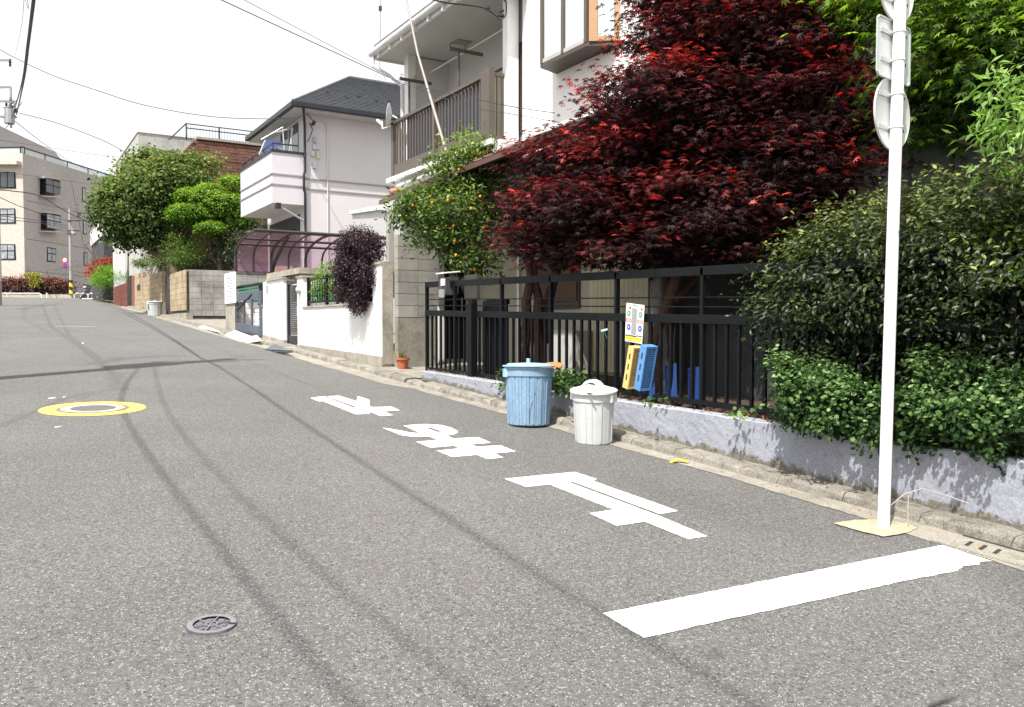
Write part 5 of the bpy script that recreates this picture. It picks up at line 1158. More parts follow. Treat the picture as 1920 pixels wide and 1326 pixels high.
# hedge, kerb wall, rails, poles at the crossing
MB().add([(-60, 100, 4.42), (30, 100, 4.42), (30, 108, 4.44), (-60, 108, 4.44)], [(0,1,2,3)])
sw = MB(); a, b_ = aD(-60, 563, 93.5), aD(190, 565, 92); 
sw.add([(a.x, a.y, 4.46), (b_.x+4, b_.y-3, 4.46), (b_.x+10, b_.y+6, 4.48), (a.x+4, a.y+8, 4.48)], [(0,1,2,3)]).build('pavement', pinkpave, kind='structure')
def zone(px0, px1, d, z0, z1, dep, name, m_, **k):
    a, b_ = aD(px0, 563, d), aD(px1, 563, d); f = Vector((math.sin(TH), math.cos(TH), 0))*dep
    return MB().prism([Vector((a.x, a.y, z0)), Vector((b_.x, b_.y, z0)), Vector((b_.x, b_.y, z1)), Vector((a.x, a.y, z1))], f).build(name, m_, None, **k)
zone(-20, 131, 96.5, 4.3, 5.25, 1.5, 'hedge_kerb', concrete, label='low grey retaining kerb wall under the red hedge', cat='wall')
def guard(name, label, pxs, d, group):
    t = thing(name, label, 'guard rail', aD(pxs[0], 562, d), group=group); gp_ = M('rail_green_white', (.75, .8, .78), .5)
    base = 4.44
    a, b_ = aD(pxs[0], 562, d), aD(pxs[-1], 562, d); a.z = b_.z = base
    top = Vector((0, 0, .80))
    MB().tube([a, a+top*.8, a+top+(b_-a).normalized()*.25, b_+top-(b_-a).normalized()*.25, b_+top*.8, b_], .045, 8).build('top_rail', gp_, t, smooth=True)
    MB().tube([a+Vector((0, 0, .2)), b_+Vector((0, 0, .2))], .04, 8).build('lower_rail', gp_, t)
    MB().tube([a.lerp(b_, .45), a.lerp(b_, .45)+top], .045, 8).build('post', gp_, t)
guard('guard_rail', 'long white-green pipe guard rail in front of the red hedge', (-40, 78), 93, 'guard rails at the far crossing'); guard('guard_rail', 'short pipe guard rail right of the striped utility pole', (139.5, 165), 93, 'guard rails at the far crossing'); guard('guard_rail', 'short pipe guard rail piece beside the bright green bush', (165.5, 190), 93, 'guard rails at the far crossing')
q = aD(88, 563, 92); MB().tube([Vector((q.x, q.y, 4.4)), Vector((q.x, q.y, 5.25))], .07, 10).build('bollard', white_paint, None, label='single white bollard between the guard rail and the utility pole', cat='bollard')
up = thing('utility_pole', 'concrete utility pole with black and yellow striped band at the crossing', 'utility pole', aD(133.5, 563, 92))
q = aD(133.5, 563, 92); q.z = 4.4; qt = aD(130.5, 392, 92)
MB().tube([q, Vector((q.x, q.y, qt.z))], [.17, .13], 12).build('pole', M('pole_concrete', (.33, .31, .29), .9, .1), up, smooth=True)
def stripemat():
    m = bpy.data.materials.new('hazard_stripes'); t, b = nodes(m); co = coords(t, True); wv = N(t, 'ShaderNodeTexWave', Scale=1.05); wv.wave_type = 'BANDS'; wv.bands_direction = 'DIAGONAL'
    mp = N(t, 'ShaderNodeMapping'); mp.inputs['Rotation'].default_value = (0, 0, -TH); mp.inputs['Scale'].default_value = (1, .001, .75); t.links.new(co, mp.inputs[0]); t.links.new(mp.outputs[0], wv.inputs[0])
    t.links.new(ramp(t, wv.outputs['Fac'], .49, .51, (.02, .02, .02, 1), (.75, .55, .03, 1)), b.inputs['Base Color']); return m
MB().tube([Vector((q.x, q.y, 5.0)), Vector((q.x, q.y, 6.65))], .185, 14, cap=False).build('striped_band', stripemat(), up, smooth=True)
for dz, L in ((-.5, 1.6), (-1.6, 1.4), (-1.9, 1.0)): MB().beam(Vector((q.x-.3, q.y, qt.z+dz-.8)), Vector((q.x-.3, q.y, qt.z+dz-.8))+Vector((math.cos(TH), -math.sin(TH), 0))*L, .1, .12).build('crossarm', cableblk, up)
MB().tube([aD(131, 425, 92), aD(135, 434, 92), aD(139, 440, 91.6)], .2, 8).build('transformer', grey_metal, up)
sg = thing('street_sign', 'round red-rimmed speed sign above a round blue no-parking sign on one post', 'street sign', aD(121.5, 563, 90))
q = aD(121.5, 563, 90)
def fdisc(px, py, d, r, m_, name, par, dz=0):
    c = aD(px, py, d-dz); rt_ = Vector((math.cos(TH), -math.sin(TH), 0)); n = 24
    return MB().add([c+rt_*r*math.cos(2*math.pi*i/n)+Vector((0, 0, r*math.sin(2*math.pi*i/n))) for i in range(n)], [tuple(range(n))]).build(name, m_, par)
MB().tube([aD(125, 488, 90.2), aD(133, 490, 92)], .03, 6).build('arm', grey_metal, sg); MB().tube([aD(125, 500, 90.2), aD(133, 502, 92)], .03, 6).build('arm', grey_metal, sg)
for py, ma, mb2 in ((488, redm, white_paint), (498, redm, bluem)):
    fdisc(121.5, py, 90.05, .30, grey_metal, 'sign_back', sg); fdisc(121.5, py, 90.02, .29, ma, 'sign_ring', sg); fdisc(121.5, py, 89.98, .21, mb2, 'sign_face', sg)
fc = bpy.data.curves.new('speed_text', 'FONT'); fc.body = '30'; fc.size = .3; fc.align_x = 'CENTER'; fc.align_y = 'CENTER'; fo = bpy.data.objects.new('tmp', fc); C.objects.link(fo)
dg = bpy.context.evaluated_depsgraph_get(); me = bpy.data.meshes.new_from_object(fo.evaluated_get(dg)); bpy.data.objects.remove(fo); me.materials.clear(); me.materials.append(bluem)
o = bpy.data.objects.new('speed_number', me); C.objects.link(o); o.parent = sg; c = aD(121.5, 488, 89.93); o.location = wm(sg).inverted() @ c; o.rotation_euler = (math.pi/2, 0, -TH)
MB().beam(aD(120, 496.5, 89.94), aD(123.2, 499.5, 89.94), .01, .05, up=(0, 0, 1)).build('diagonal_bar', redm, sg)
sp2 = thing('back_sign', 'thin white post with a round grey sign back beside the bright green bush', 'street sign', aR(176, 570))
q = aR(176, 570); MB().tube([q, Vector((q.x, q.y, aD(176, 486, 48).z))], .035, 8).build('post', white_paint, sp2)
dd = (q.x*math.sin(TH)+q.y*math.cos(TH)); fdisc(178.5, 487, dd-.05, .17, grey_metal, 'sign_plate', sp2)
# white paint patches at the crossing
for k, (P, lb) in enumerate((([(20,566.5),(56,566.3),(60,569.5),(38,569)], 'worn white painted block on the far road by the guard rail'), ([(75,566),(86,566),(84,567.5),(72,567.5)], 'small worn white painted patch on the far road, right of the bigger one'))):
    MB().sheet([aR(px, py, .01) for px, py in P]).build('road_patch', roadwhite, None, label=lb, cat='road marking')
MB().sheet([aR(px, py, .006) for px, py in ((100,611),(180,611.5),(182,613.5),(105,613))]).build('access_cover', M('patch_grey', (.17, .17, .165), .8, .1), None, label='pale thin rectangular cover strip across the mid road', cat='road cover')
for px, py, w_, lb__ in ((97,746,7,'larger white paint fleck just above the yellow ringed manhole'), (120,744,2.5,'tiny white paint fleck above the manhole, right of the larger one'), (108,800,6,'white paint fleck just below the yellow ringed manhole'), (155,643,2,'tiny white paint fleck alone in the middle distance of the road')):
    P = [(px-w_, py+.5), (px+w_, py-.8), (px+w_, py+.3), (px-w_+1, py+1.5)]; MB().sheet([aR(a_, b_, .004) for a_, b_ in P]).build('paint_chip', roadwhite, None, label=lb__, cat='paint fleck')
# ---- person beyond the guard rail (seen from behind, white hat)
pr_ = thing('person', 'person in dark flowered jacket and white hat seen from behind at the far crossing', 'person', aD(158, 563, 96))
q = aD(158, 563, 96); q.z = 4.46
def skinned(name, pts, edges, rad, m_, parent, root=0, sub=1):
    me = bpy.data.meshes.new(name); me.from_pydata([tuple(p) for p in pts], edges, []); o = bpy.data.objects.new(name, me); C.objects.link(o); o.parent = parent
    sk_ = o.modifiers.new('skin', 'SKIN'); 
    for i, r in enumerate(rad): d = me.skin_vertices[0].data[i]; d.radius = (r, r); d.use_root = (i == root)
    sm = o.modifiers.new('s', 'SUBSURF'); sm.levels = sm.render_levels = sub; me.materials.append(m_); return o
pts = [(0,0,.82), (0,.0,1.02), (0,.06,1.25), (0,.10,1.36), (0,.14,1.44), (0,.17,1.56), (-.17,.07,1.30), (-.24,.10,1.05), (-.16,.24,.92), (.17,.07,1.30), (.24,.10,1.05), (.16,.24,.92), (-.09,0,.78), (-.10,.04,.44), (-.10,0,.08), (-.10,.12,.03), (.09,0,.78), (.11,-.03,.44), (.11,-.1,.08), (.11,.02,.03)]
ed_ = [(0,1),(1,2),(2,3),(3,4),(4,5),(2,6),(6,7),(7,8),(2,9),(9,10),(10,11),(0,12),(12,13),(13,14),(14,15),(0,16),(16,17),(17,18),(18,19)]
rad = [.16,.15,.17,.07,.06,.10,.07,.055,.04,.07,.055,.04,.10,.07,.05,.04,.10,.07,.05,.04]
try:
    pm = M('flowered_jacket', (.07, .075, .12), .9, .6, 9, dirt=(.4, .38, .38), dscale=12, damt=.5)
    bpy.context.view_layer.update()
    m0 = bpy.data.meshes.new('body'); m0.from_pydata(pts, ed_, []); o = bpy.data.objects.new('body', m0); C.objects.link(o); bpy.context.view_layer.objects.active = o
    o.modifiers.new('skin', 'SKIN')
    if not m0.skin_vertices: m0.skin_vertices  # created by modifier
    for i, r in enumerate(rad): m0.skin_vertices[0].data[i].radius = (r, r)
    m0.skin_vertices[0].data[0].use_root = True
    sm = o.modifiers.new('s', 'SUBSURF'); sm.levels = sm.render_levels = 1; m0.materials.append(pm); o.parent = pr_; o.location = q-Vector(pr_.location); o.rotation_euler = (0, 0, -TH)
except Exception as ex: print('PERSON', ex)
ht = MB().lathe([(.17, 0), (.15, .01), (.11, .04), (.10, .10), (.05, .14), (.005, .15)], 20).build('hat', white_paint, pr_, smooth=True, local=True); ht.location = q-Vector(pr_.location)+Vector((.08, .13, 1.60))
tq = MB().tube([(0, 0, .84), (0, 0, .70)], [.17, .20], 12).build('jacket_hem', pm, pr_, local=True); tq.location = q-Vector(pr_.location)
for s in (-1, 1): l = MB().tube([(s*.09, 0, .80), (s*.11, .02, .44), (s*.11, -.02, .1)], [.115, .085, .075], 10).build('trouser_leg', inkm, pr_, local=True, smooth=True); l.location = q-Vector(pr_.location)

# ================================================================== LEFT UTILITY POLES AND WIRES
lp = thing('utility_pole', 'concrete utility pole at the left picture edge crowded with wires and insulators', 'utility pole', (-.10, 45.2, rz(45.2)))
MB().tube([(-.18, 45.2, 2.3), (-.18, 45.2, 13.9)], [.19, .14], 14).build('pole', MATS['pole_concrete'], lp, smooth=True)
MB().tube([(-.18, 45.2, 3.6), (-.18, 45.2, 5.2)], .195, 12, cap=False).build('reflective_wrap', M('wrap', (.55, .55, .5), .6), lp)
L45 = lambda px, py: aY(px, py, 45.0)
for a_, b_ in (((-30, 165), (20, 163)), ((-25, 113), (18, 113)), ((-20, 218), (32, 220)), ((-20, 190), (25, 190))): MB().beam(L45(*a_), L45(*b_), .08, .09).build('crossarm', grey_metal, lp)
MB().tube([L45(20, 163), L45(21, 240)], .05, 8).build('riser', grey_metal, lp)
ins = MB().lathe([(.03, 0), (.07, .03), (.03, .06), (.07, .09), (.03, .12), (.06, .16), (.02, .18)], 10).mesh('insulator', cableblk)
for px, py in ((19, 125), (19, 118), (15, 215), (22, 205), (30, 212), (12, 200), (27, 222), (20, 190)): piece('insulator', ins, lp, L45(px, py))
jb = MB(); 
for k in range(16):
    a = L45(random.uniform(10, 28), random.uniform(185, 235)); b_ = a+Vector((random.uniform(-.3, .4), random.uniform(-.2, .2), random.uniform(-.7, .5))); jb.tube([a, a.lerp(b_, .5)+Vector((.12, 0, .1)), b_], .018, 5)
jb.build('jumper_cables', cableblk, lp)
MB().tube([L45(18, 205), L45(18, 232)], .22, 12).build('splice_box', grey_metal, lp)
# pole beside the camera, just left of the frame: its long shadow crosses the road
np_ = thing('utility_pole', 'near concrete utility pole with transformer, outside the left frame edge', 'utility pole', (-1.55, 13.05, rz(13)))
MB().tube([(-1.55, 13.05, .5), (-1.55, 13.05, 11.4)], [.2, .15], 14).build('pole', MATS['pole_concrete'], np_, smooth=True)
for z, L in ((10.6, 1.0), (9.8, .8)): MB().beam((-1.55-L, 13.05, z), (-1.55+L, 13.05, z), .09, .09).build('crossarm', grey_metal, np_)
MB().tube([(-1.3, 13.35, 6.9), (-1.3, 13.35, 8.2)], .33, 16).build('transformer', grey_metal, np_)
def wire(pts, rad=.010, label='thin overhead wire crossing the white sky', n=14, group='overhead wires', name='overhead_wire', pre=()):
    # pts: list of (px, py, depth); smooth curve through them
    P = [aD(*p) for p in pts]
    npre = 0
    if len(pre) > 1:
        T_ = (P[0]-P[1]).normalized(); L_ = P[0]-P[0]; a_ = P[0]+T_*1.5; P = [Vector(q) for q in pre]+[a_.lerp(Vector(pre[-1]), .55)+Vector((0, 0, -.12)), a_.lerp(Vector(pre[-1]), .2)+Vector((0, 0, -.06)), P[0]+T_*.6]+P; npre = len(pre)+3
    else: P = [Vector(q) for q in pre]+P
    if pts[0][0] < 0: P = [P[0]+(P[0]-P[1]).normalized()*8] + P
    if pts[-1][1] < 0: P = P + [P[-1]+Vector((.3, .2, .6))]
    if len(P) == 2: P = [P[0], P[0].lerp(P[1], .5), P[1]]
    out = []
    for i in range(len(P)-1):
        p0 = P[max(i-1, 0)]; p1 = P[i]; p2 = P[i+1]; p3 = P[min(i+2, len(P)-1)]
        for k in range(n):
            t = k/n; out.append(.5*((2*p1)+(p2-p0)*t+(2*p0-5*p1+4*p2-p3)*t*t+(3*p1-p0-3*p2+p3)*t**3))
    out.append(P[-1]); rads = [min(rad, .0085) if i < npre*n-n else rad for i in range(len(out))]; return MB().tube(out, rads, 6).build(name, cableblk, None, smooth=True, label=label, cat='wire', group=None if group is None else group)
W0s = iter(['overhead wire from the left pole falling steeply across the apartment roof corner','thick dark overhead wire crossing between the apartment bay windows to the dark tree','overhead wire just below the thick one, ending on the far striped pole','overhead wire crossing the apartment above its second window row','lowest overhead wire reaching the far striped pole from the left','short overhead wire from the far striped pole top to the dark tree','short level wire from the far striped pole across the narrow windows','thin level wire crossing just above the upper apartment bay window','faint high wire crossing the sky behind the apartment roof'])
wire([(66, -20, 12), (62, 15, 13), (54, 80, 17), (45, 150, 24), (31, 215, 37)], .022, 'thick twin overhead cable dropping from the top edge to the left pole, left strand', group=None, pre=((-2.2, -8, 8.6), (-1.15, .6, 7.25)))
wire([(64, -20, 12), (60, 15, 13), (51, 85, 17), (40, 160, 24), (22, 222, 37)], .018, 'thick twin overhead cable dropping from the top edge to the left pole, right strand', group=None, pre=((-2.23, -8, 8.6), (-1.19, .6, 7.25)))
wire([(-20, 82, 30), (25, 107, 30), (100, 142, 29), (180, 169, 28), (270, 197, 27), (390, 218, 26), (500, 223, 25.2), (560, 219, 24.6), (576, 213, 24.3)], .012, 'long sagging service wire from the left edge to the grey house corner', group=None)
wire([(735, 148, 22), (737, 149, 22.1)], .010, 'wire from the top edge sloping down behind the antenna mast', group=None, pre=((-1.55, 13.05, 7.60),))
wire([(745, 152, 22), (747, 153, 22.1)], .006, 'faint second wire from the top edge sloping towards the slate roof', group=None, pre=((-1.55, 13.05, 8.05),))
wire([(735, 148, 14), (800, 166, 12), (880, 183, 10.8), (960, 200, 10.2), (1040, 212, 9.6)], .005, 'thin wire running past the balcony railing towards the maple', group=None)
wire([(735, 150, 14), (800, 172, 12), (880, 200, 10.8), (960, 214, 10.2), (1050, 230, 9.6)], .004, 'second thin wire past the balcony, just below the first', group=None)
wire([(790, -10, 8.5), (830, 4, 9), (900, 13, 9.6), (925, 26, 9.9), (938, 36, 10.2), (948, 28, 10.4), (949, 5, 10.4), (946, -10, 10.4)], .010, 'thick service cable looping to insulators at the top of the white pillar', group=None)
wire([(36, 212, 44), (110, 232, 44), (196, 265, 43), (250, 295, 42)], .018, 'wire from the left pole down to the concrete building', group=None)
wire([(24, 224, 44), (80, 268, 60), (130, 302, 80), (181, 327, 110)], .02, next(W0s), group=None); wire([(-10, 356, 40), (20, 358, 44), (75, 368, 50), (130, 400, 58), (193, 428, 70)], .03, next(W0s), group=None); wire([(-10, 366, 40), (40, 388, 45), (100, 408, 56), (131, 414, 92)], .02, next(W0s), group=None); wire([(-10, 404, 40), (60, 412, 55), (131, 424, 92)], .02, next(W0s), group=None)
wire([(-10, 410, 40), (70, 418, 55), (131, 428, 92)], .02, next(W0s), group=None); wire([(131, 388, 92), (160, 400, 80), (200, 408, 60)], .02, next(W0s), group=None); wire([(131, 408, 92), (190, 406, 100)], .02, next(W0s), group=None); wire([(-10, 318, 60), (60, 330, 80), (160, 344, 100)], .02, next(W0s), group=None); wire([(-5, 262, 60), (80, 275, 70), (180, 290, 80), (240, 295, 90)], .015, next(W0s), group=None)
wire([(48, -30, 17), (45, 0, 20), (40, 50, 26), (28, 105, 40)], .006, 'very thin wire curving down to the left pole from the top edge', group=None, pre=((-.6, 4, 9),))
def cable(P, rad, label):
    P = [Vector(p) for p in P]; out = []
    for i in range(len(P)-1):
        p0 = P[max(i-1, 0)]; p1 = P[i]; p2 = P[i+1]; p3 = P[min(i+2, len(P)-1)]
        for k in range(12): t = k/12; out.append(.5*((2*p1)+(p2-p0)*t+(2*p0-5*p1+4*p2-p3)*t*t+(3*p1-p0-3*p2+p3)*t**3))
    MB().tube(out+[P[-1]], rad, 6).build('overhead_wire', cableblk, None, smooth=True, label=label, cat='wire')
cable([(-1.55, 13.05, 7.9), (-2.2, 8.6, 7.4), (-2.37, 2.5, 7.1), (-2.42, -2, 7.3), (-2.45, -10, 8.2)], .016, 'thicker overhead cable running from the near pole towards the viewer, left of the frame')
cable([(-1.50, 13.05, 8.3), (-1.95, 7.6, 7.6), (-2.05, 2.5, 7.2), (-2.0, -2, 7.4), (-1.9, -10, 8.3)], .011, 'thinner overhead cable running from the near pole towards the viewer, left of the frame')
gi = MB()
for px, py in ((915, 12), (941, 18), (936, 27), (941, 27), (937, 33)): gi.tube([aD(px, py, 10.3), aD(px, py+4, 10.3)], .028, 8)
gi.build('insulators', cableblk, h1, kind='stuff')

# ================================================================== RIGHT BUILDING behind the hedge
rb_ = thing('stucco_building', 'grey stucco and ribbed-panel building in shade behind the hedge and sign pole', 'building', (7.6, 2, .6))
rbm = M('rough_grey_stucco', (.42, .43, .43), .95, .12, 1.5, streak=.25, bump=.9, bscale=45)
bx('wall', rbm, rb_, 7.9, -5, .5, 12, 4.6, 8); pcol = MB()
ya, yb = aX(1602, 380, 7.5).y, aX(1652, 380, 7.5).y
bx('corner_column', rbm, rb_, 7.5, yb, .5, 7.9, ya, 8)
pnm = MB().box(-.01, -.21, -2.0, .01, .21, 2.0).mesh('wall_panel', M('corrugated_panel', (.19, .20, .20), .8, .15, 2, streak=.3, piece=.12))
for k in range(13): piece('wall_panel', pnm, rb_, (7.88, yb-.3-k*.43, 2.6))
for k in range(13): bx('batten', M('batten_grey', (.15, .155, .155), .8), rb_, 7.85, yb-.09-k*.43, .6, 7.865, yb-.06-k*.43, 4.6)
bx('drain_pipe', M('pipe_grey', (.25, .25, .24), .5), rb_, 7.78, yb-.06, .6, 7.86, yb-.01, 7.9)
bx('ledge', white_trim, rb_, 7.6, -4, 3.35, 7.89, yb-1.0, 3.42)
bx('shade_infill', M('gap_shade_dark', (.03, .03, .032), .9), rb_, 8.0, 4.61, .5, 8.29, 8.09, 6)  # near-black slab added in the gap to stand for its shade
# stuff behind the fence: shed boards and pale trunk
shd = bx('garden_shed_wall', M('shed_dark', (.05, .052, .055), .9, .3, 1.5, streak=.3), None, 6.9, 3.9, .6, 7.4, 7.1, 1.55, label='low dark green-grey garden store behind the fence under the maple', cat='shed'); bx('shed_lid', M('pale_lid', (.4, .4, .4), .9, .5, 6), shd, 6.85, 3.85, 1.55, 7.42, 7.15, 1.60)

# ================================================================== PLANTS
def B(px, py, d, rx, ry, rd=None):
    c = aD(px, py, d); return (c, (rx*d/FPX, (rd if rd else rx*d/FPX), ry*d/FPX))
def plant(name, label, cat, base, blobs, ncl, per, spread, size, tv, tf, mat_, flat=.5, upn=.9, jit=.6, out=.5, varf=None, group=None, limb=None, leafname='foliage', droop=0, tw=60, shell=(.55, 1.03), inner=.12, upb=.25):
    t = thing(name, label, cat, base, group=group)
    P, d, hf, cr, cc, idx = crown(blobs, ncl, per, spread, flat, shell, upb, inner)
    nrm = np.array([0, 0, upn])+d*out+RNG.normal(size=P.shape)*jit
    var = varf(P, d, hf, cr) if varf else np.clip(cr*.6+RNG.random(len(P))*.4, 0, 1)
    leafmesh(leafname, P, nrm, RNG.uniform(size*.7, size*1.25, len(P)), tv, tf, mat_, t, var, tipdir=d+np.array([0, 0, -droop]))
    if limb: limbs(t, Vector(base), limb[0], blobs, limb[1], limb[2], cc, idx, tw, tw=limb[3] if len(limb) > 3 else .012)
    return t, cc
m_maple = leafmat('maple_leaf', [(0, (.012, .008, .009)), (.38, (.036, .013, .014)), (.6, (.085, .020, .020)), (.78, (.24, .036, .034)), (.94, (.62, .09, .08)), (1, (.7, .14, .12))], .5, .3, .22)
mb_blobs = [B(1300, 90, 9.5, 125, 110, .8), B(1180, 225, 9.7, 90, 70, .6), B(1065, 320, 10.2, 90, 70, .6), B(1015, 410, 10.3, 72, 70, .55), B(1190, 330, 9.6, 130, 100, .8), B(1330, 230, 9.2, 150, 130, .9),
            B(1440, 110, 8.9, 140, 120, .8), B(1530, 230, 8.4, 90, 120, .7), B(1460, 340, 8.6, 120, 100, .8), B(1320, 400, 9.0, 140, 90, .8), B(1130, 440, 9.6, 120, 70, .7), B(1310, -40, 9.4, 130, 90, .7), B(1560, 330, 8.2, 50, 60, .4),
            B(1220, 180, 9.0, 110, 60, .6), B(1400, 20, 9.0, 150, 90, .8), B(1020, 455, 10.2, 60, 50, .5), B(1240, 470, 9.3, 130, 40, .7), B(1390, 460, 8.9, 110, 50, .7), B(1090, 380, 9.4, 90, 40, .5), B(1560, 30, 8.4, 60, 60, .5)]
tb_ = Vector((6.9, 7.75, .7))
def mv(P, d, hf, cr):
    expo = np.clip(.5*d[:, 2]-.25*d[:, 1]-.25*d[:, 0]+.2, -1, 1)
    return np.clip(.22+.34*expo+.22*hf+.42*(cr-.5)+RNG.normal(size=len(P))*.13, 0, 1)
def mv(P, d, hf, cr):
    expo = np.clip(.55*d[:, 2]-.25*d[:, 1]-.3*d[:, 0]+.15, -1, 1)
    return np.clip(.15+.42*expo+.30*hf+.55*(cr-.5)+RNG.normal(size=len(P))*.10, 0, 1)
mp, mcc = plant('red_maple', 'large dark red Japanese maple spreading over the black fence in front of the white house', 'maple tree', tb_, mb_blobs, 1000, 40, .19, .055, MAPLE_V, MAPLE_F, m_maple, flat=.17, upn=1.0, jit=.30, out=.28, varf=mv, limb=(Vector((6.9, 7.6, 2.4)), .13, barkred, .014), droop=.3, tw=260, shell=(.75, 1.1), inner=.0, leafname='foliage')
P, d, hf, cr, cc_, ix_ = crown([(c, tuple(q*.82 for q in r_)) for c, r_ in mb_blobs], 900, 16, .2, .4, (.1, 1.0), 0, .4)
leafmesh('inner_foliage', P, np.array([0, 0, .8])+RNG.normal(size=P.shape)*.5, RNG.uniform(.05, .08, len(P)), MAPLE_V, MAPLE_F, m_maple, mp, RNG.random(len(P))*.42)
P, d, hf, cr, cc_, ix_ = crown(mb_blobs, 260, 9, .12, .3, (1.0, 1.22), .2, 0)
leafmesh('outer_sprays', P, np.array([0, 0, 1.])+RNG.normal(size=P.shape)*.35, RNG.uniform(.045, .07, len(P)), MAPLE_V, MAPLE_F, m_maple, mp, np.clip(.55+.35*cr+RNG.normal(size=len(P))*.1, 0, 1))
t2 = MB()
for a, b_ in (((1012, 700), (1000, 420)), ((985, 690), (992, 430)), ((1020, 640), (1060, 400))):
    p = wig(aD(*a, 11.2), aD(*b_, 10.6), 6, .05); t2.tube(p, [.085-.007*i for i in range(7)], 8)
t2.build('trunk', barkred, mp, smooth=True)
tp_ = thing('pale_trunk', 'pale grey-barked slender tree trunk behind the fence right of the notice board', 'tree trunk', aD(1240, 720, 9.6))
MB().tube([aD(1250, 740, 9.6), aD(1243, 640, 9.6), aD(1234, 570, 9.6), aD(1230, 500, 9.6), aD(1236, 430, 9.6)], [.05, .055, .075, .08, .08], 10).build('trunk', barkpale, tp_, smooth=True)
MB().tube([aD(1205, 740, 9.4), aD(1225, 640, 9.4), aD(1262, 540, 9.4), aD(1290, 440, 9.4)], [.05, .055, .06, .06], 8).build('limb', barkred, tp_, smooth=True)
# glossy hedge
m_hedge = leafmat('hedge_leaf', [(0, (.006, .010, .004)), (.35, (.016, .028, .008)), (.6, (.038, .052, .014)), (.82, (.095, .12, .03)), (1, (.22, .27, .07))], .42, .15, .3)
hb = []
for y, top_ in ((4.58, 2.32), (4.2, 2.52), (3.8, 2.58), (3.3, 2.6), (2.75, 2.55), (2.2, 2.52), (1.6, 2.45), (1.0, 2.45), (.4, 2.45)):
    hb.append((Vector((6.0, y, top_-.62)), (.72, .52, .64)))
    if y < 4.0: hb.append((Vector((5.98, y, top_-1.12)), (.55, .46, .46)))
    else: hb.append((Vector((6.12, y-.25, top_-1.0)), (.38, .30, .36)))
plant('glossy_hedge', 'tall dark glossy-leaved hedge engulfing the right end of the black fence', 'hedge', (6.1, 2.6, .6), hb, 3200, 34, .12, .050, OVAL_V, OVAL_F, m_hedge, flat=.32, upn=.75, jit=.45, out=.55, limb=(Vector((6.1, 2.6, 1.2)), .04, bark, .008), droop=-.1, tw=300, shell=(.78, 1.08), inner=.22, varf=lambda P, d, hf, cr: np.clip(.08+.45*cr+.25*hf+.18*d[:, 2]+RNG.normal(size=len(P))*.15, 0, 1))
hb2 = [B(1890, 520, 5.5, 50, 60, .25), B(1870, 450, 5.6, 50, 30, .2)]
m_bright = leafmat('bright_leaf', [(0, (.07, .14, .02)), (.6, (.15, .26, .04)), (1, (.32, .42, .08))], .32, .35, .5)
plant('bright_shrub', 'lime-green leafy shoots standing out of the dark hedge at the right edge', 'shrub', (6.0, 1.6, .7), hb2, 70, 9, .07, .062, OVAL_V, OVAL_F, m_bright, upn=.5, out=.6, limb=(Vector((6, 1.6, 1.5)), .02, bark, .006), tw=20)
# low lobed plants spilling over the wall
m_low = leafmat('mugwort_leaf', [(0, (.012, .03, .010)), (.35, (.035, .075, .02)), (.7, (.12, .21, .06)), (1, (.32, .46, .20))], .6, .35, .2)
lb_ = [B(1500, 735, 6.5, 45, 40, .18), B(1545, 720, 6.4, 50, 50, .2), B(1600, 760, 6.2, 60, 48, .2), B(1500, 775, 6.45, 35, 25, .15), B(1470, 690, 6.6, 25, 25, .12), B(1560, 790, 6.25, 50, 28, .15), B(1690, 775, 5.9, 60, 50, .2), B(1770, 770, 5.7, 70, 60, .2), B(1860, 780, 5.4, 80, 58, .2), B(1800, 700, 5.7, 45, 40, .18), B(1740, 690, 5.8, 25, 35, .12), B(1900, 720, 5.4, 50, 50, .2), B(1960, 780, 5.2, 70, 60, .2), B(1640, 810, 6.0, 50, 22, .15), B(1750, 822, 5.7, 60, 22, .15), B(1860, 838, 5.4, 60, 20, .15)]
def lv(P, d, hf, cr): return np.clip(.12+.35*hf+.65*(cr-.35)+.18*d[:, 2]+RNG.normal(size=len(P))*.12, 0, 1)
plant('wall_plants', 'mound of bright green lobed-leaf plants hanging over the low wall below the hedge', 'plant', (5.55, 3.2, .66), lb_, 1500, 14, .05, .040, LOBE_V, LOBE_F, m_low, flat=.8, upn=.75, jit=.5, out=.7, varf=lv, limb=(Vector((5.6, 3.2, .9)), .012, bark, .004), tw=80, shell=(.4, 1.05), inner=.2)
# weeds along the fence
wb_ = [B(1070, 708, 9.3, 28, 20, .12), B(1100, 730, 8.9, 25, 18, .15), B(1045, 722, 9.3, 20, 18, .15), B(948, 715, 10.4, 12, 22, .1), B(1235, 752, 7.85, 30, 3, .05), B(1385, 775, 7.0, 30, 3, .05)]
plant('weeds', 'low green weeds behind the two bins at the foot of the fence', 'weeds', (5.6, 7.6, .72), wb_, 120, 7, .05, .05, LOBE_V, LOBE_F, m_low, upn=.8)
plant('ground_plant', 'small green plants under the left end of the fence', 'plant', (5.55, 10.9, .82), [B(845, 703, 12.3, 22, 5, .08), B(880, 712, 11.8, 14, 6, .08)], 40, 7, .05, .04, OVAL_V, OVAL_F, m_bright, upn=.8)
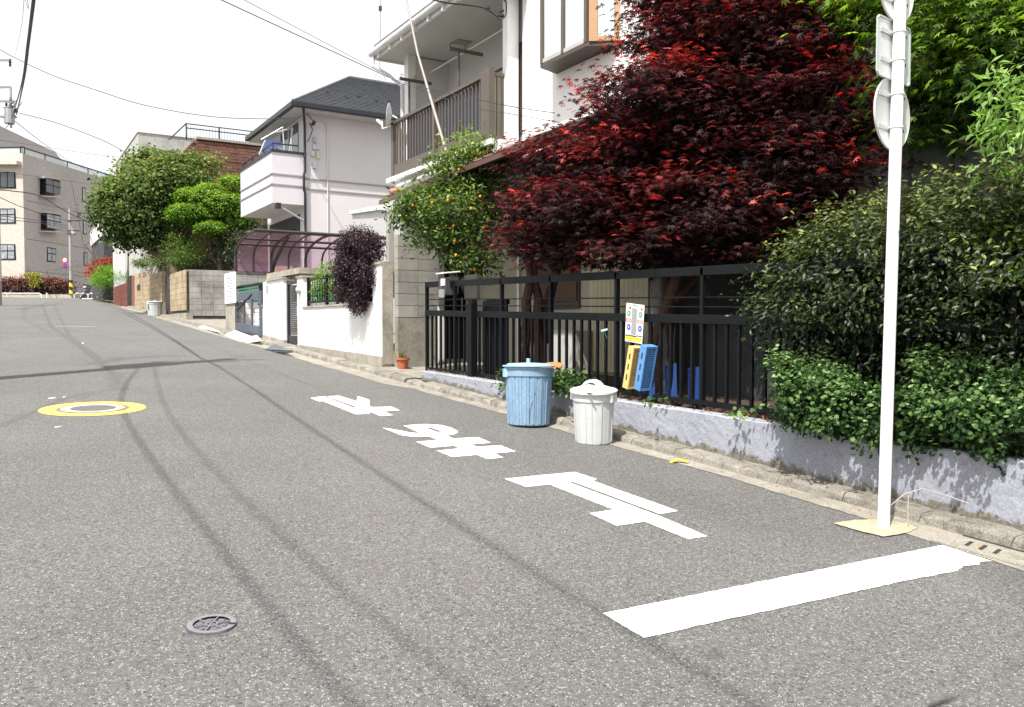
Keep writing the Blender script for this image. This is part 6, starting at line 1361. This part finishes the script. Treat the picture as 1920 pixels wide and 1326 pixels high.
# broad-leaved tree upper right
m_green = leafmat('maple_green_leaf', [(0, (.025, .055, .012)), (.35, (.08, .15, .025)), (.7, (.22, .34, .055)), (1, (.44, .56, .12))], .5, .48, .2)
gb = [B(1800, 60, 7.2, 110, 80, .7), B(1900, 130, 6.8, 100, 90, .7), B(1760, 170, 7.6, 80, 70, .5), B(1880, -10, 7, 130, 80, .7), B(1700, -20, 7.6, 90, 60, .5), B(1980, 60, 6.8, 120, 120, .8), B(1800, 230, 7.8, 60, 40, .4), B(1640, 10, 7.9, 40, 30, .3), B(1745, 250, 7.6, 30, 30, .25)]
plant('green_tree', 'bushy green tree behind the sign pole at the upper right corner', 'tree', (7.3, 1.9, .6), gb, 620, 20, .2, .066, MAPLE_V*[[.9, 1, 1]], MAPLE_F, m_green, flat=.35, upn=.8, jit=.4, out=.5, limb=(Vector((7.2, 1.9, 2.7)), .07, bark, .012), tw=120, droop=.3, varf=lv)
m_lit = leafmat('pale_green_leaf', [(0, (.10, .20, .04)), (.5, (.20, .34, .08)), (1, (.40, .54, .18))], .45, .45, .35)
nbl = [B(1890, 160, 5.3, 50, 30, .2), B(1900, 220, 5.2, 50, 35, .2), B(1880, 250, 5.3, 45, 25, .2), B(1900, 310, 5.2, 40, 30, .2), B(1960, 230, 5.1, 60, 80, .3)]
plant('narrow_leaf_branches', 'pale green narrow-leaved branches poking in from the right edge', 'branches', (6.4, 1.2, .65), nbl, 95, 8, .07, .085, SLIM_V, SLIM_F, m_lit, upn=.5, out=.5, jit=.5, limb=(Vector((6.3, 1.3, 2.2)), .02, bark, .006), tw=40, droop=.5)
# citrus with fruit
m_cit = leafmat('citrus_leaf', [(0, (.025, .05, .012)), (.4, (.07, .12, .022)), (.8, (.17, .26, .045)), (1, (.36, .44, .11))], .5, .35, .28)
cbk = [B(890, 300, 12.9, 45, 45, .4), B(850, 330, 12.9, 45, 40, .4), B(925, 340, 12.9, 35, 50, .4), B(790, 385, 12.9, 45, 30, .35), B(860, 400, 12.6, 60, 40, .5), B(920, 410, 12.7, 35, 50, .4), B(810, 430, 12.8, 45, 35, .35), B(870, 460, 12.6, 50, 45, .4), B(760, 400, 13.0, 25, 25, .3), B(895, 500, 12.6, 35, 30, .3)]
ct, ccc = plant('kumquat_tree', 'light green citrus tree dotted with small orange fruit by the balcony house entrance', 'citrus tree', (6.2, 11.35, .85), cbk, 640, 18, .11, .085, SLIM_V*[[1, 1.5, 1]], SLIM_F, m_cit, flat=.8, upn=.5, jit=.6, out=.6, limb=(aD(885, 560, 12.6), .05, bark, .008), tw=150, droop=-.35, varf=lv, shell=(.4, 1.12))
fr_me = MB().lathe([(.001, -.025), (.016, -.018), (.022, 0), (.017, .018), (.001, .025)], 8, capb=False, capt=False).mesh('fruit', M('orange_fruit', (.75, .28, .02), .45, .15, 20), True)
for j in RNG.choice(len(ccc), 62, replace=False):
    p = ccc[j]+RNG.normal(size=3)*.03; piece('fruit', fr_me, ct, Vector(p)-Vector((.03, .07, .03)))
# purple loropetalum
m_pur = leafmat('purple_leaf', [(0, (.010, .006, .009)), (.5, (.026, .012, .018)), (.85, (.055, .022, .033)), (1, (.12, .06, .08))], .42, .12, .35)
pbk = [B(650, 470, 14.9, 22, 24, .26), B(648, 505, 14.9, 22, 26, .26), B(640, 545, 15.0, 14, 22, .2), B(668, 455, 14.7, 32, 28, .3), B(690, 462, 14.6, 25, 28, .28), B(662, 500, 14.8, 34, 30, .3), B(688, 510, 14.5, 26, 38, .25), B(656, 540, 14.9, 24, 26, .26), B(675, 555, 14.7, 26, 24, .25), B(668, 575, 14.7, 14, 14, .12), B(708, 478, 14.6, 10, 10, .12)]
plant('purple_shrub', 'dark purple-leaved shrub spilling over the white street wall', 'shrub', (5.75, 14.2, 1.5), pbk, 2300, 10, .045, .042, OVAL_V, OVAL_F, m_pur, flat=.9, upn=.4, jit=.7, out=.9, limb=(Vector((5.8, 14.2, 2.2)), .04, bark, .008), tw=60)
plant('railing_shrub', 'yellow-green shrub filling the wall railing beside the purple shrub', 'shrub', (5.9, 15.8, 1.7), [B(612, 520, 17.2, 18, 30, .25), B(602, 545, 17.5, 18, 22, .2), B(640, 545, 16.5, 22, 26, .25)], 260, 8, .06, .05, OVAL_V, OVAL_F, m_bright, upn=.5, out=.8)
# big tree
m_big = leafmat('big_tree_leaf', [(0, (.025, .045, .014)), (.4, (.075, .12, .03)), (.75, (.16, .22, .06)), (.93, (.26, .30, .10)), (1, (.32, .19, .09))], .6, .35, .15)
bbk = [B(290, 350, 33, 45, 36, 1), B(243, 372, 33, 36, 36, .9), B(338, 318, 33.5, 44, 20, .8), B(262, 322, 34, 28, 22, .7), B(345, 352, 33, 36, 30, .8), B(222, 418, 33, 26, 26, .7), B(300, 405, 33, 44, 36, .9), B(262, 440, 33, 32, 24, .8), B(385, 302, 34, 18, 9, .4), B(196, 385, 33, 14, 28, .5), B(275, 292, 34, 10, 12, .3), B(318, 450, 33.5, 28, 22, .7), B(212, 352, 33.4, 14, 12, .4), B(402, 316, 34, 8, 4, .2), B(190, 405, 33, 10, 8, .3), B(232, 452, 33, 14, 10, .4), B(300, 300, 34, 14, 10, .4)]
plant('broadleaf_tree', 'tall dark green broadleaf tree with reddish tips leaning over the far street', 'tree', (6.0, 33.6, 2.0), bbk, 1150, 26, .24, .14, QUAD_V*[[1, 1.2, 1]], QUAD_F, m_big, flat=.55, upn=.7, jit=.6, out=.6, limb=(aD(300, 450, 33.4), .22, bark, .03), tw=160, varf=lv, droop=.2, shell=(.6, 1.3), inner=.06)
# cloud pruned tree
m_cloud = leafmat('cloud_tree_leaf', [(0, (.05, .11, .012)), (.5, (.13, .24, .025)), (1, (.30, .42, .06))], .6, .3, .15)
cbk = [B(344, 402, 31.6, 30, 18, .6), B(395, 372, 32, 38, 26, .75), B(438, 345, 32.3, 26, 15, .5), B(425, 385, 31.8, 34, 24, .6), B(360, 370, 32, 28, 16, .5), B(397, 430, 31.4, 30, 12, .6), B(450, 412, 32, 26, 22, .5), B(380, 400, 31.8, 36, 18, .6)]
plant('cloud_pruned_tree', 'bright green cloud-pruned tree with rounded pads above the grey block wall', 'tree', (7.0, 32.2, 2.0), cbk, 3200, 10, .06, .085, QUAD_V, QUAD_F, m_cloud, flat=.6, upn=.9, jit=.5, out=.7, limb=(aD(415, 450, 32), .16, bark, .03), tw=60, varf=lv, shell=(.8, 1.03), inner=.1)
m_yg = leafmat('yellowgreen_leaf', [(0, (.04, .085, .02)), (.5, (.09, .16, .03)), (1, (.20, .27, .05))], .5, .35, .3)
plant('feathery_shrub', 'feathery yellow-green shrub standing behind the grey block wall corner', 'shrub', (6.0, 31.4, 2.0), [B(325, 465, 31.5, 18, 28, .4), B(350, 480, 31.5, 22, 22, .4), B(335, 490, 31.3, 28, 14, .4), B(375, 470, 31.8, 18, 26, .4)], 330, 9, .13, .10, SLIM_V, SLIM_F, m_yg, flat=1, upn=.3, droop=-.6)
m_dark = leafmat('dark_leaf', [(0, (.012, .03, .012)), (.6, (.03, .06, .02)), (1, (.07, .11, .035))], .45, .25, .4)
plant('dark_shrub', 'dark green shrub in the shade below the boxed balcony', 'shrub', (7.6, 31.5, 2.0), [B(445, 470, 31.5, 26, 40, .5), B(415, 480, 31.8, 22, 28, .4), B(480, 440, 32, 30, 30, .5)], 300, 8, .16, .12, OVAL_V, OVAL_F, m_dark, upn=.5, limb=(aD(445, 480, 31.5), .08, bark, .02), tw=20)
plant('bonsai_shrub', 'small clipped bonsai-like shrub topping the sand-coloured block wall', 'shrub', (5.7, 37.5, 3.0), [B(265, 494, 38, 15, 8, .35), B(288, 478, 38, 13, 9, .35), B(296, 493, 37, 12, 8, .35)], 300, 7, .09, .08, QUAD_V, QUAD_F, m_big, upn=.8, limb=(aD(282, 500, 38), .06, bark, .02), tw=10)
plant('green_bush', 'bright feathery green bush beside the far brick wall', 'bush', aR(205, 572), [B(203, 515, 49, 26, 18, .7), B(190, 527, 49, 18, 16, .6), B(222, 522, 49, 16, 14, .5)], 500, 9, .13, .12, SLIM_V, SLIM_F, leafmat('lime_leaf', [(0, (.06, .16, .012)), (1, (.22, .42, .03))], .5, .35, .3), upn=.6, limb=(aD(205, 540, 49), .1, bark, .02), tw=20, droop=.3)
plant('red_bush', 'red-flowering bush above the bright green bush at the street end', 'bush', aR(185, 569), [B(188, 500, 52, 18, 13, .6), B(205, 490, 52, 14, 7, .5), B(172, 512, 52, 9, 10, .4), B(220, 492, 52, 10, 6, .4)], 220, 7, .15, .12, QUAD_V, QUAD_F, leafmat('red_flower_leaf', [(0, (.08, .12, .03)), (.45, (.25, .06, .04)), (1, (.6, .06, .06))], .5, .3, .3), upn=.6, limb=(aD(188, 520, 52), .08, bark, .02), tw=20)
plant('potted_greenery', 'dark greenery and trunk stub at the foot of the far brick wall', 'bush', aR(195, 571), [B(187, 560, 48.5, 6, 8, .25), B(222, 552, 49, 12, 12, .4), B(208, 552, 49.5, 14, 12, .4)], 120, 7, .13, .10, QUAD_V, QUAD_F, m_dark, upn=.6)
# far red hedge at the crossing
m_rh = leafmat('red_hedge_leaf', [(0, (.035, .02, .014)), (.5, (.085, .035, .025)), (.8, (.17, .055, .035)), (1, (.28, .10, .06))], .5, .25, .3)
rbk = [B(px, 540, 98, 18, 14, 1.1) for px in range(-20, 125, 16)]+[B(px, 529, 98, 14, 8, .9) for px in range(-15, 125, 14)]
rbk = [((b[0]+Vector((0, 0, 0))), b[1]) for b in rbk]
def rv(P, d, hf, cr): return np.clip(-.1+.9*hf+RNG.normal(size=len(P))*.2, 0, 1)
plant('red_hedge', 'long reddish-brown hedge in front of the apartment block at the crossing', 'hedge', aD(55, 556, 98), rbk, 1700, 8, .25, .22, QUAD_V, QUAD_F, m_rh, upn=.6, varf=rv)
plant('yellow_shrub', 'yellow-green shrub rising out of the red hedge', 'shrub', aD(62, 556, 97.5), [B(60, 516, 97, 11, 5, .7), B(68, 530, 97, 8, 9, .6)], 130, 8, .22, .2, QUAD_V, QUAD_F, leafmat('yellow_leaf', [(0, (.12, .15, .03)), (1, (.40, .38, .06))], .5, .3, .3), upn=.7)

# ================================================================== LEFT SIDE OF THE STREET (just outside the frame)
lwl = thing('garden_wall', 'plain grey rendered garden wall along the left side of the street outside the frame', 'wall', (-2.3, 20, rz(20)))
for k in range(14):
    y0 = -4+k*3.2; z0 = rz(y0+1.6); bx('wall', grey_stucco, lwl, -2.45, y0, z0-.4, -2.3, y0+3.19, z0+1.45); bx('coping', concrete, lwl, -2.49, y0, z0+1.451, -2.26, y0+3.19, z0+1.51)
kl = MB(); yl = list(np.arange(-4, 41, .6))
for y in yl: kl.v += [(-1.95, y, rz(y)+.004), (-1.95, y, rz(y)+.11), (-2.3, y, rz(y)+.12)]
for i in range(len(yl)-1):
    for j in (0, 1): kl.f.append((3*i+j, 3*i+3+j, 3*i+4+j, 3*i+1+j))
kl.build('left_kerb', concrete, kind='structure')
